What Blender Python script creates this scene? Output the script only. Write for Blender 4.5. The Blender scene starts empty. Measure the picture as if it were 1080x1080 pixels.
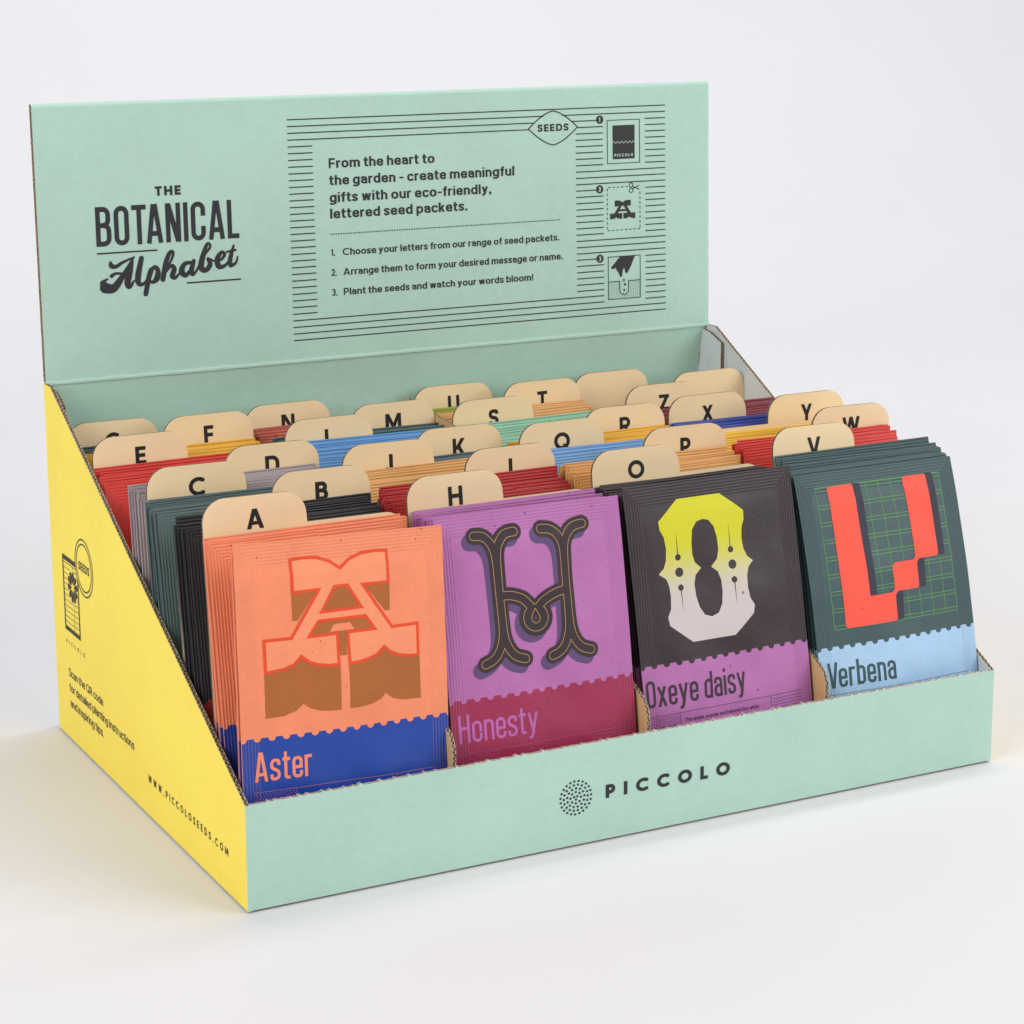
import bpy, bmesh, math, random
from mathutils import Vector, Matrix
from mathutils.geometry import delaunay_2d_cdt

random.seed(7)
scene = bpy.context.scene
col = scene.collection

# ------------------------------------------------------------------ camera
cam_d = bpy.data.cameras.new('camera')
cam = bpy.data.objects.new('camera', cam_d)
col.objects.link(cam)
cam.location = (-0.331448, -0.893079, 0.408833)
cam.rotation_euler = (1.358788, 0.000916, -0.492872)
cam_d.sensor_width = 36.0
cam_d.lens = 2484.04 / 1080 * 36
cam_d.shift_x = -(582.255 - 540) / 1080
cam_d.shift_y = (468.439 - 540) / 1080
cam_d.clip_start = 0.02
cam_d.clip_end = 30
scene.camera = cam

# ------------------------------------------------------------------ light
world = bpy.data.worlds.new('World')
scene.world = world
world.use_nodes = True
bg = world.node_tree.nodes['Background']
bg.inputs[0].default_value = (0.985, 0.985, 1.0, 1)
bg.inputs[1].default_value = 0.25

def area(name, loc, target, size, power, colour):
    d = bpy.data.lights.new(name, 'AREA')
    d.shape = 'RECTANGLE'
    d.size, d.size_y = size
    d.energy = power
    d.color = colour
    o = bpy.data.objects.new(name, d)
    col.objects.link(o)
    o.location = loc
    o.rotation_euler = (Vector(target) - Vector(loc)).to_track_quat('-Z', 'Y').to_euler()
    return o

area('softbox_right', (1.30, -1.10, 0.95), (0.25, 0.1, 0.13), (1.5, 1.3), 20.5, (1.0, 0.99, 0.98))
area('softbox_left', (-1.55, -0.60, 1.15), (0.1, 0.15, 0.08), (1.3, 1.3), 24.5, (1.0, 0.99, 0.975))
area('softbox_top', (0.2, 0.35, 1.9), (0.2, 0.2, 0.0), (1.6, 1.2), 3, (0.98, 0.985, 1.0))
area('background_light', (1.5, 0.65, 2.3), (1.5, 1.75, 0.45), (3.4, 0.6), 33, (0.97, 0.98, 1.0))  # unseen lamp, added to brighten the backdrop

scene.view_settings.view_transform = 'Standard'
scene.view_settings.look = 'None'
scene.view_settings.exposure = 0.08
scene.view_settings.gamma = 1.0
scene.view_settings.use_curve_mapping = False
scene.render.engine = 'CYCLES'
scene.cycles.max_bounces = 8
scene.cycles.diffuse_bounces = 5

# ------------------------------------------------------------------ helpers
def lin(c):
    return tuple((x / 255 / 12.92 if x / 255 <= 0.04045 else ((x / 255 + 0.055) / 1.055) ** 2.4) for x in c) + (1.0,)

class NT:
    """small node builder"""
    def __init__(self, name):
        self.m = bpy.data.materials.new(name)
        self.m.use_nodes = True
        self.t = self.m.node_tree
        self.bsdf = self.t.nodes['Principled BSDF']
    def n(self, kind, **kw):
        nd = self.t.nodes.new(kind)
        for k, v in kw.items():
            setattr(nd, k, v)
        return nd
    def put(self, sock, v):
        if isinstance(v, bpy.types.NodeSocket):
            self.t.links.new(v, sock)
        elif v is not None:
            sock.default_value = v
    def math(self, op, a, b=None, c=None, clamp=False):
        nd = self.n('ShaderNodeMath', operation=op, use_clamp=clamp)
        self.put(nd.inputs[0], a)
        if b is not None: self.put(nd.inputs[1], b)
        if c is not None: self.put(nd.inputs[2], c)
        return nd.outputs[0]
    def mix(self, f, a, b, blend='MIX'):
        nd = self.n('ShaderNodeMix', data_type='RGBA', blend_type=blend)
        self.put(nd.inputs[0], f)
        self.put(nd.inputs[6], a)
        self.put(nd.inputs[7], b)
        return nd.outputs[2]
    def noise(self, vec, scale, detail=3, rough=0.6):
        nd = self.n('ShaderNodeTexNoise')
        self.put(nd.inputs['Vector'], vec)
        nd.inputs['Scale'].default_value = scale
        nd.inputs['Detail'].default_value = detail
        nd.inputs['Roughness'].default_value = rough
        return nd.outputs[0]
    def ramp(self, f, lo, hi):
        nd = self.n('ShaderNodeMapRange', interpolation_type='SMOOTHSTEP')
        self.put(nd.inputs[0], f)
        nd.inputs[1].default_value = lo
        nd.inputs[2].default_value = hi
        return nd.outputs[0]
    def bump(self, h, strength, dist, normal=None):
        nd = self.n('ShaderNodeBump')
        nd.inputs['Strength'].default_value = strength
        nd.inputs['Distance'].default_value = dist
        self.put(nd.inputs['Height'], h)
        if normal: self.put(nd.inputs['Normal'], normal)
        return nd.outputs[0]
    def out(self, colour, rough=0.7, normal=None, spec=0.3):
        self.put(self.bsdf.inputs['Base Color'], colour)
        self.put(self.bsdf.inputs['Roughness'], rough)
        self.bsdf.inputs['Specular IOR Level'].default_value = spec
        if normal: self.put(self.bsdf.inputs['Normal'], normal)
        return self.m

def flecks(b, vec, colour, strength=0.75, scale=230.0, share=0.7, dark=(0.05, 0.035, 0.03, 1)):
    """recycled fibres: a few small dark specks"""
    warp = b.n('ShaderNodeVectorMath', operation='MULTIPLY')
    b.put(warp.inputs[0], vec)
    warp.inputs[1].default_value = (1.0, 1.0, 0.62)
    v = b.n('ShaderNodeTexVoronoi')
    b.put(v.inputs['Vector'], warp.outputs[0])
    v.inputs['Scale'].default_value = scale
    sp = b.n('ShaderNodeSeparateColor')
    b.put(sp.inputs[0], v.outputs['Color'])
    pick = b.math('LESS_THAN', sp.outputs[0], share)
    size = b.math('MULTIPLY', b.math('POWER', sp.outputs[1], 1.8), 0.12)
    hit = b.math('LESS_THAN', v.outputs['Distance'], size)
    f = b.math('MULTIPLY', b.math('MULTIPLY', pick, hit), strength)
    c = b.mix(f, colour, dark)
    if scale < 300:                                   # and a second, finer set
        c = flecks(b, vec, c, strength * .55, 430.0, .35, dark)
    return c

def paper(name, rgb, rough=0.75, var=0.08, fleck=False, grain=1500.0, bump=0.06):
    b = NT(name)
    tc = b.n('ShaderNodeTexCoord').outputs['Object']
    base = lin(rgb)
    n1 = b.noise(tc, 45.0, 4)
    n2 = b.noise(tc, grain, 2)
    f = b.math('ADD', b.math('MULTIPLY', n1, 0.5), b.math('MULTIPLY', n2, 0.5))
    dark = tuple(c * (1 - var) for c in base[:3]) + (1,)
    light = tuple(min(1, c * (1 + var)) for c in base[:3]) + (1,)
    c = b.mix(b.ramp(f, 0.3, 0.7), dark, light)
    if fleck:
        c = flecks(b, tc, c)
    return b.out(c, rough, b.bump(n2, bump, 0.0004))

def board(name, rgb, rough=0.62, flute_axis='Z', var=0.06):
    """printed corrugated board: faint washboard lines, paper grain, light scuffs"""
    b = NT(name)
    tc = b.n('ShaderNodeTexCoord').outputs['Object']
    sep = b.n('ShaderNodeSeparateXYZ')
    b.put(sep.inputs[0], tc)
    base = lin(rgb)
    big = b.noise(tc, 14.0, 4)
    fine = b.noise(tc, 1400.0, 2)
    mid = b.noise(tc, 220.0, 3)
    f = b.math('ADD', b.math('MULTIPLY', big, 0.45), b.math('ADD', b.math('MULTIPLY', fine, 0.3), b.math('MULTIPLY', mid, 0.25)))
    c = b.mix(b.ramp(f, 0.32, 0.68), tuple(x * (1 - var) for x in base[:3]) + (1,), tuple(min(1, x * (1 + var)) for x in base[:3]) + (1,))
    scuff = b.ramp(b.noise(tc, 75.0, 8, 0.75), 0.70, 0.78)
    c = b.mix(b.math('MULTIPLY', scuff, 0.22), c, (0.75, 0.77, 0.72, 1))
    wav = b.math('SINE', b.math('MULTIPLY', sep.outputs[flute_axis], 2 * math.pi / 0.0027))
    h = b.math('ADD', b.math('MULTIPLY', wav, 0.02), b.math('ADD', b.math('MULTIPLY', mid, 0.5), b.math('MULTIPLY', b.noise(tc, 28.0, 3), 3.2)))
    return b.out(c, rough, b.bump(h, 0.22, 0.0008), 0.35)

def flute(name, rgb, pitch=2.7, dark=(0.035, 0.026, 0.02, 1), amount=1.0):
    """cut edge of corrugated board: two liners with a wavy sheet between (UV: mm along, 0-1 across)"""
    b = NT(name)
    uv = b.n('ShaderNodeTexCoord').outputs['UV']
    sep = b.n('ShaderNodeSeparateXYZ')
    b.put(sep.inputs[0], uv)
    tc = b.n('ShaderNodeTexCoord').outputs['Object']
    n = b.noise(tc, 500.0, 4, 0.7)
    t = b.math('ADD', sep.outputs[1], b.math('MULTIPLY', b.math('SUBTRACT', n, 0.5), 0.7))
    s = b.math('ADD', sep.outputs[0], b.math('MULTIPLY', n, 2.4))
    w = b.math('MULTIPLY', b.math('SINE', b.math('MULTIPLY', s, 2 * math.pi / pitch)), 0.30)
    d = b.math('ABSOLUTE', b.math('SUBTRACT', b.math('SUBTRACT', t, 0.5), w))
    hollow = b.ramp(d, 0.10, 0.20)
    rim = b.ramp(b.math('ABSOLUTE', b.math('SUBTRACT', t, 0.5)), 0.30, 0.40)
    f = b.math('MULTIPLY', b.math('MULTIPLY', hollow, b.math('SUBTRACT', 1.0, rim)), amount)
    base = lin(rgb)
    c = b.mix(n, tuple(x * 0.7 for x in base[:3]) + (1,), tuple(min(1, x * 1.2) for x in base[:3]) + (1,))
    c = b.mix(f, c, dark)
    return b.out(c, 0.9, b.bump(b.math('SUBTRACT', n, f), 0.5, 0.0008), 0.1)

def packet_paper(name, top, bottom, scallop=0.0745, W=0.0945, H=0.151, period=0.0065):
    """two printed colours meeting in a scalloped line, pressed seal ribs along the rims, fibre specks"""
    b = NT(name)
    tc = b.n('ShaderNodeTexCoord').outputs['Object']
    sep = b.n('ShaderNodeSeparateXYZ')
    b.put(sep.inputs[0], tc)
    X, Z = sep.outputs[0], sep.outputs[2]
    r = 0.00165
    fx = b.math('FRACT', b.math('MULTIPLY', b.math('ADD', X, 0.0025), 1 / period))
    d = b.math('MULTIPLY', b.math('SUBTRACT', fx, 0.5), period)
    s = b.math('SQRT', b.math('MAXIMUM', b.math('SUBTRACT', r * r, b.math('MULTIPLY', d, d)), 0.0))
    low = b.math('LESS_THAN', b.math('ADD', Z, s), scallop)
    def var(c):
        base = lin(c)
        return [tuple(min(1, x * k) for x in base[:3]) + (1,) for k in (0.92, 1.08)]
    n1 = b.noise(tc, 60.0, 4)
    n2 = b.noise(tc, 1600.0, 2)
    f = b.ramp(b.math('ADD', b.math('MULTIPLY', n1, 0.5), b.math('MULTIPLY', n2, 0.5)), 0.3, 0.7)
    ct = b.mix(f, *var(top))
    cb = b.mix(f, *var(bottom))
    c = b.mix(low, ct, cb)
    e = b.math('MINIMUM', X, b.math('SUBTRACT', W, X))
    t = b.math('SUBTRACT', H, Z)
    m_e = b.math('LESS_THAN', e, 0.0082)
    m_t = b.math('LESS_THAN', t, 0.0098)
    dist = b.mix(m_t, e, t)
    dist = b.math('MINIMUM', e, t)
    mask = b.math('MAXIMUM', m_e, m_t)
    rib = b.math('SINE', b.math('MULTIPLY', dist, 2 * math.pi / 0.00145))
    rib = b.math('MULTIPLY', rib, mask)
    ridge = b.math('MULTIPLY', b.ramp(rib, 0.45, 1.0), 0.16)
    wear = tuple(.55 * q + .17 for q in lin(top)[:3]) + (1,)
    c = b.mix(ridge, c, wear)           # ink worn off the ridges
    c = flecks(b, tc, c)
    nb = b.bump(rib, 0.35, 0.0004)
    soft = b.noise(tc, 26.0, 2, 0.45)
    nb = b.bump(b.math('ADD', b.math('ADD', b.math('MULTIPLY', n1, 1.6), b.math('MULTIPLY', soft, 5.0)), b.math('MULTIPLY', n2, 0.3)), 0.26, 0.0014, nb)
    return b.out(c, 0.48, nb, 0.45)

# ---- flat shapes (millimetres), unions and cut-outs by constrained triangulation
def ccw(p):
    a = sum(p[i - 1][0] * p[i][1] - p[i][0] * p[i - 1][1] for i in range(len(p)))
    return p if a > 0 else p[::-1]

def fill(pos, neg=(), grid=None):
    verts, faces, edges = [], [], []
    for p in list(pos) + list(neg):
        p = ccw(list(p))
        faces.append(list(range(len(verts), len(verts) + len(p))))
        verts += [Vector((x, y)) for x, y in p]
    if grid:
        xs = [v.x for v in verts]; ys = [v.y for v in verts]
        x0, x1, y0, y1 = min(xs) - 1, max(xs) + 1, min(ys) - 1, max(ys) + 1
        for g in grid[0]:
            if x0 < g < x1:
                edges.append((len(verts), len(verts) + 1)); verts += [Vector((g, y0)), Vector((g, y1))]
        for g in grid[1]:
            if y0 < g < y1:
                edges.append((len(verts), len(verts) + 1)); verts += [Vector((x0, g)), Vector((x1, g))]
    vo, eo, fo, ov, oe, of = delaunay_2d_cdt(verts, edges, faces, 0, 1e-5)
    np_ = len(pos)
    tris = [f for f, o in zip(fo, of) if o and any(k < np_ for k in o) and not any(k >= np_ for k in o)]
    return [(v.x, v.y) for v in vo], tris

def disc(x, y, r, n=16):
    return [(x + r * math.cos(2 * math.pi * i / n), y + r * math.sin(2 * math.pi * i / n)) for i in range(n)]

def rect(x0, y0, x1, y1):
    return [(x0, y0), (x1, y0), (x1, y1), (x0, y1)]

def frame(x0, y0, x1, y1, w):
    return [rect(x0, y0, x1, y0 + w), rect(x0, y1 - w, x1, y1), rect(x0, y0 + w, x0 + w, y1 - w), rect(x1 - w, y0 + w, x1, y1 - w)]

def rounded(path, closed=False, seg=6):
    """polyline of (x, y, corner radius) -> points"""
    out = []
    n = len(path)
    for i, q in enumerate(path):
        x, y = q[0], q[1]
        r = q[2] if len(q) > 2 else 0
        if r <= 0 or (not closed and i in (0, n - 1)):
            out.append((x, y)); continue
        p = Vector((x, y)); a = Vector(path[i - 1][:2]) - p; c = Vector(path[(i + 1) % n][:2]) - p
        la, lc = a.length, c.length
        a.normalize(); c.normalize()
        ang = a.angle(c)
        if ang > math.pi - 0.02:
            out.append((x, y)); continue
        k = min(r / math.tan(ang / 2), la * 0.5 if True else la, lc * 0.5 if True else lc)
        rr = k * math.tan(ang / 2)
        bis = (a + c).normalized()
        ctr = p + bis * (rr / math.sin(ang / 2))
        s = p + a * k - ctr; e = p + c * k - ctr
        th0 = math.atan2(s.y, s.x); dth = math.atan2(e.y, e.x) - th0
        while dth > math.pi: dth -= 2 * math.pi
        while dth < -math.pi: dth += 2 * math.pi
        for j in range(seg + 1):
            t = th0 + dth * j / seg
            out.append((ctr.x + rr * math.cos(t), ctr.y + rr * math.sin(t)))
    return out

def stroke(pts, r, closed=False, caps=False):
    """constant-width line -> convex pieces"""
    P = [Vector(p[:2]) for p in pts]
    Q = [P[0]]
    for p in P[1:]:
        if (p - Q[-1]).length > 1e-4: Q.append(p)
    if closed and (Q[0] - Q[-1]).length < 1e-4: Q.pop()
    n = len(Q)
    out = []
    m = n if closed else n - 1
    for i in range(m):
        a, b = Q[i], Q[(i + 1) % n]
        d = (b - a).normalized(); nn = Vector((-d.y, d.x)) * r
        out.append([tuple(a - nn), tuple(b - nn), tuple(b + nn), tuple(a + nn)])
    for i in range(n):
        if not closed and i in (0, n - 1) and not caps: continue
        out.append(disc(Q[i].x, Q[i].y, r * 0.999, 14))
    return out

def catmull(pts, sub=6):
    out = []
    n = len(pts)
    for i in range(n - 1):
        p0 = pts[max(i - 1, 0)]; p1 = pts[i]; p2 = pts[i + 1]; p3 = pts[min(i + 2, n - 1)]
        for j in range(sub):
            t = j / sub
            out.append(tuple(0.5 * (2 * b + (c - a) * t + (2 * a - 5 * b + 4 * c - d) * t * t + (3 * b - a - 3 * c + d) * t ** 3) for a, b, c, d in zip(p0, p1, p2, p3)))
    out.append(tuple(pts[-1]))
    return out

def brush(pts, sub=6):
    """brush line with its own radius at each point"""
    Q = catmull(pts, sub)
    out = []
    for a, b in zip(Q, Q[1:]):
        d = Vector((b[0] - a[0], b[1] - a[1]))
        if d.length < 1e-4: continue
        d.normalize()
        n = Vector((-d.y, d.x))
        out.append([(a[0] - n.x * a[2], a[1] - n.y * a[2]), (b[0] - n.x * b[2], b[1] - n.y * b[2]), (b[0] + n.x * b[2], b[1] + n.y * b[2]), (a[0] + n.x * a[2], a[1] + n.y * a[2])])
    for q in Q:
        out.append(disc(q[0], q[1], q[2], 14))
    return out

class MB:
    """collects faces with material numbers and UVs -> one mesh object"""
    def __init__(self):
        self.v, self.f, self.m, self.uv = [], [], [], []
    def face(self, pts, mat=0, uv=None):
        k = len(self.v)
        self.v += [tuple(p) for p in pts]
        self.f.append(tuple(range(k, k + len(pts))))
        self.m.append(mat)
        self.uv.append(uv or [(0, 0)] * len(pts))
    def flat(self, vt, fn, mat=0):
        vs, ts = vt
        k = len(self.v)
        self.v += [tuple(fn(x, y)) for x, y in vs]
        for t in ts:
            self.f.append(tuple(k + i for i in t)); self.m.append(mat); self.uv.append([(0, 0)] * len(t))
    def build(self, name, mats, parent=None, smooth=False, merge=False):
        me = bpy.data.meshes.new(name)
        used = sorted({i for f in self.f for i in f})
        remap = {o: i for i, o in enumerate(used)}
        me.from_pydata([self.v[i] for i in used], [], [tuple(remap[i] for i in f) for f in self.f])
        for m in mats: me.materials.append(m)
        me.polygons.foreach_set('material_index', self.m)
        ul = me.uv_layers.new(name='UVMap')
        flat = [c for u in self.uv for q in u for c in q]
        ul.data.foreach_set('uv', flat)
        if merge:
            b = bmesh.new(); b.from_mesh(me)
            bmesh.ops.remove_doubles(b, verts=b.verts, dist=1e-6)
            b.to_mesh(me); b.free()
        if smooth:
            me.polygons.foreach_set('use_smooth', [True] * len(me.polygons))
        me.update()
        o = bpy.data.objects.new(name, me)
        col.objects.link(o)
        if parent: o.parent = parent
        return o

def tag(o, label, cat, group=None, kind=None):
    o['label'] = label
    if cat: o['category'] = cat
    if group: o['group'] = group
    if kind: o['kind'] = kind

def panel(name, outline, T, fn, mats, parent, rim_mat=2, rim_pick=None):
    """board of thickness T: fn(u, v, w) places it, w = 0 printed face .. T back face; outline in metres"""
    outline = ccw(list(outline))
    mb = MB()
    vs, ts = fill([[(x * 1000, y * 1000) for x, y in outline]])
    mb.flat((vs, ts), lambda x, y: fn(x / 1000, y / 1000, 0.0), 0)
    mb.flat((vs, [t[::-1] for t in ts]), lambda x, y: fn(x / 1000, y / 1000, T), 1)
    s = 0.0
    n = len(outline)
    for i in range(n):
        a, b = outline[i], outline[(i + 1) % n]
        L = math.dist(a, b) * 1000
        m = rim_pick(a, b) if rim_pick else rim_mat
        k = max(1, int(L / 40))
        mb.face([fn(a[0], a[1], 0), fn(b[0], b[1], 0), fn(b[0], b[1], T), fn(a[0], a[1], T)], m, [(s, 0), (s + L, 0), (s + L, 1), (s, 1)])
        s += L
    return mb.build(name, mats, parent, merge=True)

# ---- lettering drawn with strokes
def glyph(ch, w, t):
    h = t / 2; X = 0.74
    r = (w - t) / 2 * 0.97
    S = lambda p, closed=False: stroke(rounded(p, closed), h, closed)
    def o(y0, y1): return S([(h, y0 + h, r), (w - h, y0 + h, r), (w - h, y1 - h, r), (h, y1 - h, r)], True)
    if ch == 'O': return o(0, 1)
    if ch == 'o': return o(0, X)
    if ch == 'B': return S([(h, 0), (h, 1)]) + S([(h, 1 - h), (w - h * 1.25, 1 - h, r), (w - h * 1.25, .53, r), (h, .53)]) + S([(h, .53), (w - h, .53, r), (w - h, h, r), (h, h)])
    if ch == 'T': return S([(0, 1 - h), (w, 1 - h)]) + S([(w / 2, 0), (w / 2, 1)])
    if ch == 'A': return S([(h, 0), (w / 2 - h * .35, 1)]) + S([(w - h, 0), (w / 2 + h * .35, 1)]) + S([(w * .22, .25), (w * .78, .25)])
    if ch == 'N': return S([(h, 0), (h, 1)]) + S([(w - h, 0), (w - h, 1)]) + [[(0, 1), (w - t * 1.15, 0), (w, 0), (t * 1.15, 1)]]
    if ch == 'I': return S([(h, 0), (h, 1)])
    if ch == 'C': return S([(w - h, .63), (w - h, 1 - h, r), (h, 1 - h, r), (h, h, r), (w - h, h, r), (w - h, .37)])
    if ch == 'L': return S([(h, 0), (h, 1)]) + S([(0, h), (w, h)])
    if ch == 'H': return S([(h, 0), (h, 1)]) + S([(w - h, 0), (w - h, 1)]) + S([(h, .53), (w - h, .53)])
    if ch == 'V': return S([(h, 1), (w / 2 - h * .3, 0)]) + S([(w - h, 1), (w / 2 + h * .3, 0)])
    if ch == 'n': return S([(h, 0), (h, X)]) + S([(h, X * .6), (h, X - h, r), (w - h, X - h, r), (w - h, 0)])
    if ch == 'r': return S([(h, 0), (h, X)]) + S([(h, X * .6), (h, X - h, r * 1.2), (w, X - h)])
    if ch == 'e': return S([(w - h, .24), (w - h, h, r), (h, h, r), (h, X - h, r), (w - h, X - h, r), (w - h, X * .47)]) + S([(h, X * .50), (w - h * .2, X * .50)])
    if ch == 's': return S([(w - h, X * .70), (w - h, X - h, r), (h, X - h, r), (h, X * .60, r), (w - h, X * .40, r), (w - h, h, r), (h, h, r), (h, X * .30)])
    if ch == 't': return S([(w * .42, X + .2), (w * .42, h, t), (w, h)]) + S([(0, X - h * .9), (w, X - h * .9)])
    if ch == 'y': return S([(h, X), (w / 2 + h * .3, 0)]) + S([(w - h, X), (w * .36, -.2 + h, h), (0.02, -.2 + h)])
    if ch == 'x': return S([(h, X), (w - h, 0)]) + S([(w - h, X), (h, 0)])
    if ch == 'd': return o(0, X) + S([(w - h, 0), (w - h, 1)])
    if ch == 'b': return o(0, X) + S([(h, 0), (h, 1)])
    if ch == 'a': return S([(w - h, 0), (w - h, X - h, r), (h, X - h, r), (h, X * .68)]) + S([(w - h, X * .56), (h, X * .56, r), (h, h, r), (w - h, h, r), (w - h, .24)])
    if ch == 'i': return S([(h, 0), (h, X)]) + [rect(0, .87, t, 1)]

    if ch == 'c': return S([(w - h, X * .66), (w - h, X - h, r), (h, X - h, r), (h, h, r), (w - h, h, r), (w - h, X * .34)])
    if ch == 'f': return S([(w, 1 - h), (w * .5, 1 - h, w * .4), (w * .5, 0)]) + S([(0, X - h * .9), (w, X - h * .9)])
    if ch == 'g': return o(0, X) + S([(w - h, X), (w - h, -.25 + h, r), (h, -.25 + h, r), (h * .9, -.1)])
    if ch == 'h': return S([(h, 0), (h, 1)]) + S([(h, X * .6), (h, X - h, r), (w - h, X - h, r), (w - h, 0)])
    if ch == 'k': return S([(h, 0), (h, 1)]) + [diag(t, .26, w - h * 1.3, X, t), diag(w - h * 1.2, 0, t + .06, .46, t)]
    if ch == 'l': return S([(h, 0), (h, 1)])
    if ch == 'm':
        m_ = w / 2; r2 = (m_ - h) / 2
        return S([(h, 0), (h, X)]) + S([(h, X * .6), (h, X - h, r2), (m_, X - h, r2), (m_, 0)]) + S([(m_, X * .6), (m_, X - h, r2), (w - h, X - h, r2), (w - h, 0)])
    if ch == 'p': return o(0, X) + S([(h, -.25), (h, X)])
    if ch == 'u': return S([(h, X), (h, h, r), (w - h, h, r), (w - h, X * .4)]) + S([(w - h, 0), (w - h, X)])
    if ch == 'v': return [diag(h * 1.15, X, w / 2 - .01, 0, t), diag(w - h * 1.15, X, w / 2 + .01, 0, t)]
    if ch == 'w': return [diag(h * 1.1, X, w * .29, 0, t), diag(w * .5, X, w * .29, 0, t), diag(w * .5, X, w * .71, 0, t), diag(w - h * 1.1, X, w * .71, 0, t)]
    if ch == '-': return [rect(0, .32, w, .32 + t * .9)]
    if ch == '.': return [rect(0, 0, t * 1.1, t * 1.1)]
    if ch == ',': return [[(0, t * 1.1), (t * .1, -.14), (t * .6, -.14), (t * 1.1, 0), (t * 1.1, t * 1.1)]]
    if ch == '!': return [rect(0, 0, t * 1.1, t * 1.1), rect(.02, .28, t * 1.1 - .02, 1)]
    if ch == '1': return [rect(w - t, 0, w, 1)] + [[(0, .74), (t * .3, .66), (w - t * .5, .86), (w - t * .5, 1)]]
    if ch == '2': return S([(h, .7), (h, 1 - h, r), (w - h, 1 - h, r), (w - h, .56, r * .8), (h, h * 1.4)]) + [rect(0, 0, w, t)]
    if ch == '3': return S([(h, .76), (h, 1 - h, r), (w - h, 1 - h, r), (w - h, .53, r * .9), (w * .4, .53)]) + S([(w * .4, .53), (w - h, .53, r * .9), (w - h, h, r), (h, h, r), (h, .24)])
    return []

BW = dict(a=.54, b=.58, c=.53, d=.58, e=.56, f=.36, g=.58, h=.55, k=.54, m=.88, n=.55, o=.60, p=.58, r=.36, s=.48, t=.37, u=.55, v=.54, w=.80, x=.54, y=.56)
BW.update({'-': .36, '1': .32, '2': .52, '3': .52})
def sentence(body, x, y, cap, width=None, t=.15, gap=.10, centre=False):
    """body text in a rounded sans, drawn with strokes"""
    adv = 0; items = []
    for ch in body:
        if ch == ' ':
            adv += .24; continue
        if ch.isupper(): w = t if ch == 'I' else CWK * CWID[ch] * .92
        else: w = BW.get(ch, t * 1.1 if ch in '.,!' else t)
        items.append((ch, adv, w)); adv += w + gap
    adv -= gap
    sx = width / (adv * cap) if width else 1.0
    x0 = x - adv * cap * sx / 2 if centre else x
    out = []
    for ch, a, w in items:
        for p in (capital(ch, t) if ch.isupper() else glyph(ch, w, t)):
            out.append([(x0 + (a + q[0] * (.92 if ch.isupper() and ch != 'I' else 1)) * sx * cap, y + q[1] * cap) for q in p])
    return out

GW = dict(A=.46, s=.36, t=.27, e=.37, r=.27, H=.42, o=.37, n=.37, y=.40, O=.41, x=.38, d=.37, a=.37, V=.45, b=.37, B=.42, T=.40, N=.42, C=.41, L=.33)
def condensed(body, x, y, cap, width, t=.125, gap=.075):
    adv = 0; items = []
    for ch in body:
        if ch == ' ':
            adv += .2; continue
        w = GW.get(ch, t)
        if items and items[-1][0] == 'T' and ch == 'A': adv -= .09
        if items and items[-1][0] == 'V' and ch == 'e': adv -= .06
        items.append((ch, adv, w)); adv += w + gap
    adv -= gap
    sx = width / adv
    polys = []
    for ch, a, w in items:
        for p in glyph(ch, w, t):
            polys.append([(x + (a + q[0]) * sx, y + q[1] * cap) for q in p])
    return polys

def diag(x0, y0, x1, y1, t):
    """slanted stem with level ends"""
    h = t / 2 * math.hypot(x1 - x0, y1 - y0) / abs(y1 - y0)
    return [(x0 - h, y0), (x0 + h, y0), (x1 + h, y1), (x1 - h, y1)]

def arc(cx, cy, rx, ry, a0, a1, n=20):
    return [(cx + rx * math.cos(math.radians(a0 + (a1 - a0) * i / n)), cy + ry * math.sin(math.radians(a0 + (a1 - a0) * i / n))) for i in range(n + 1)]

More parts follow.
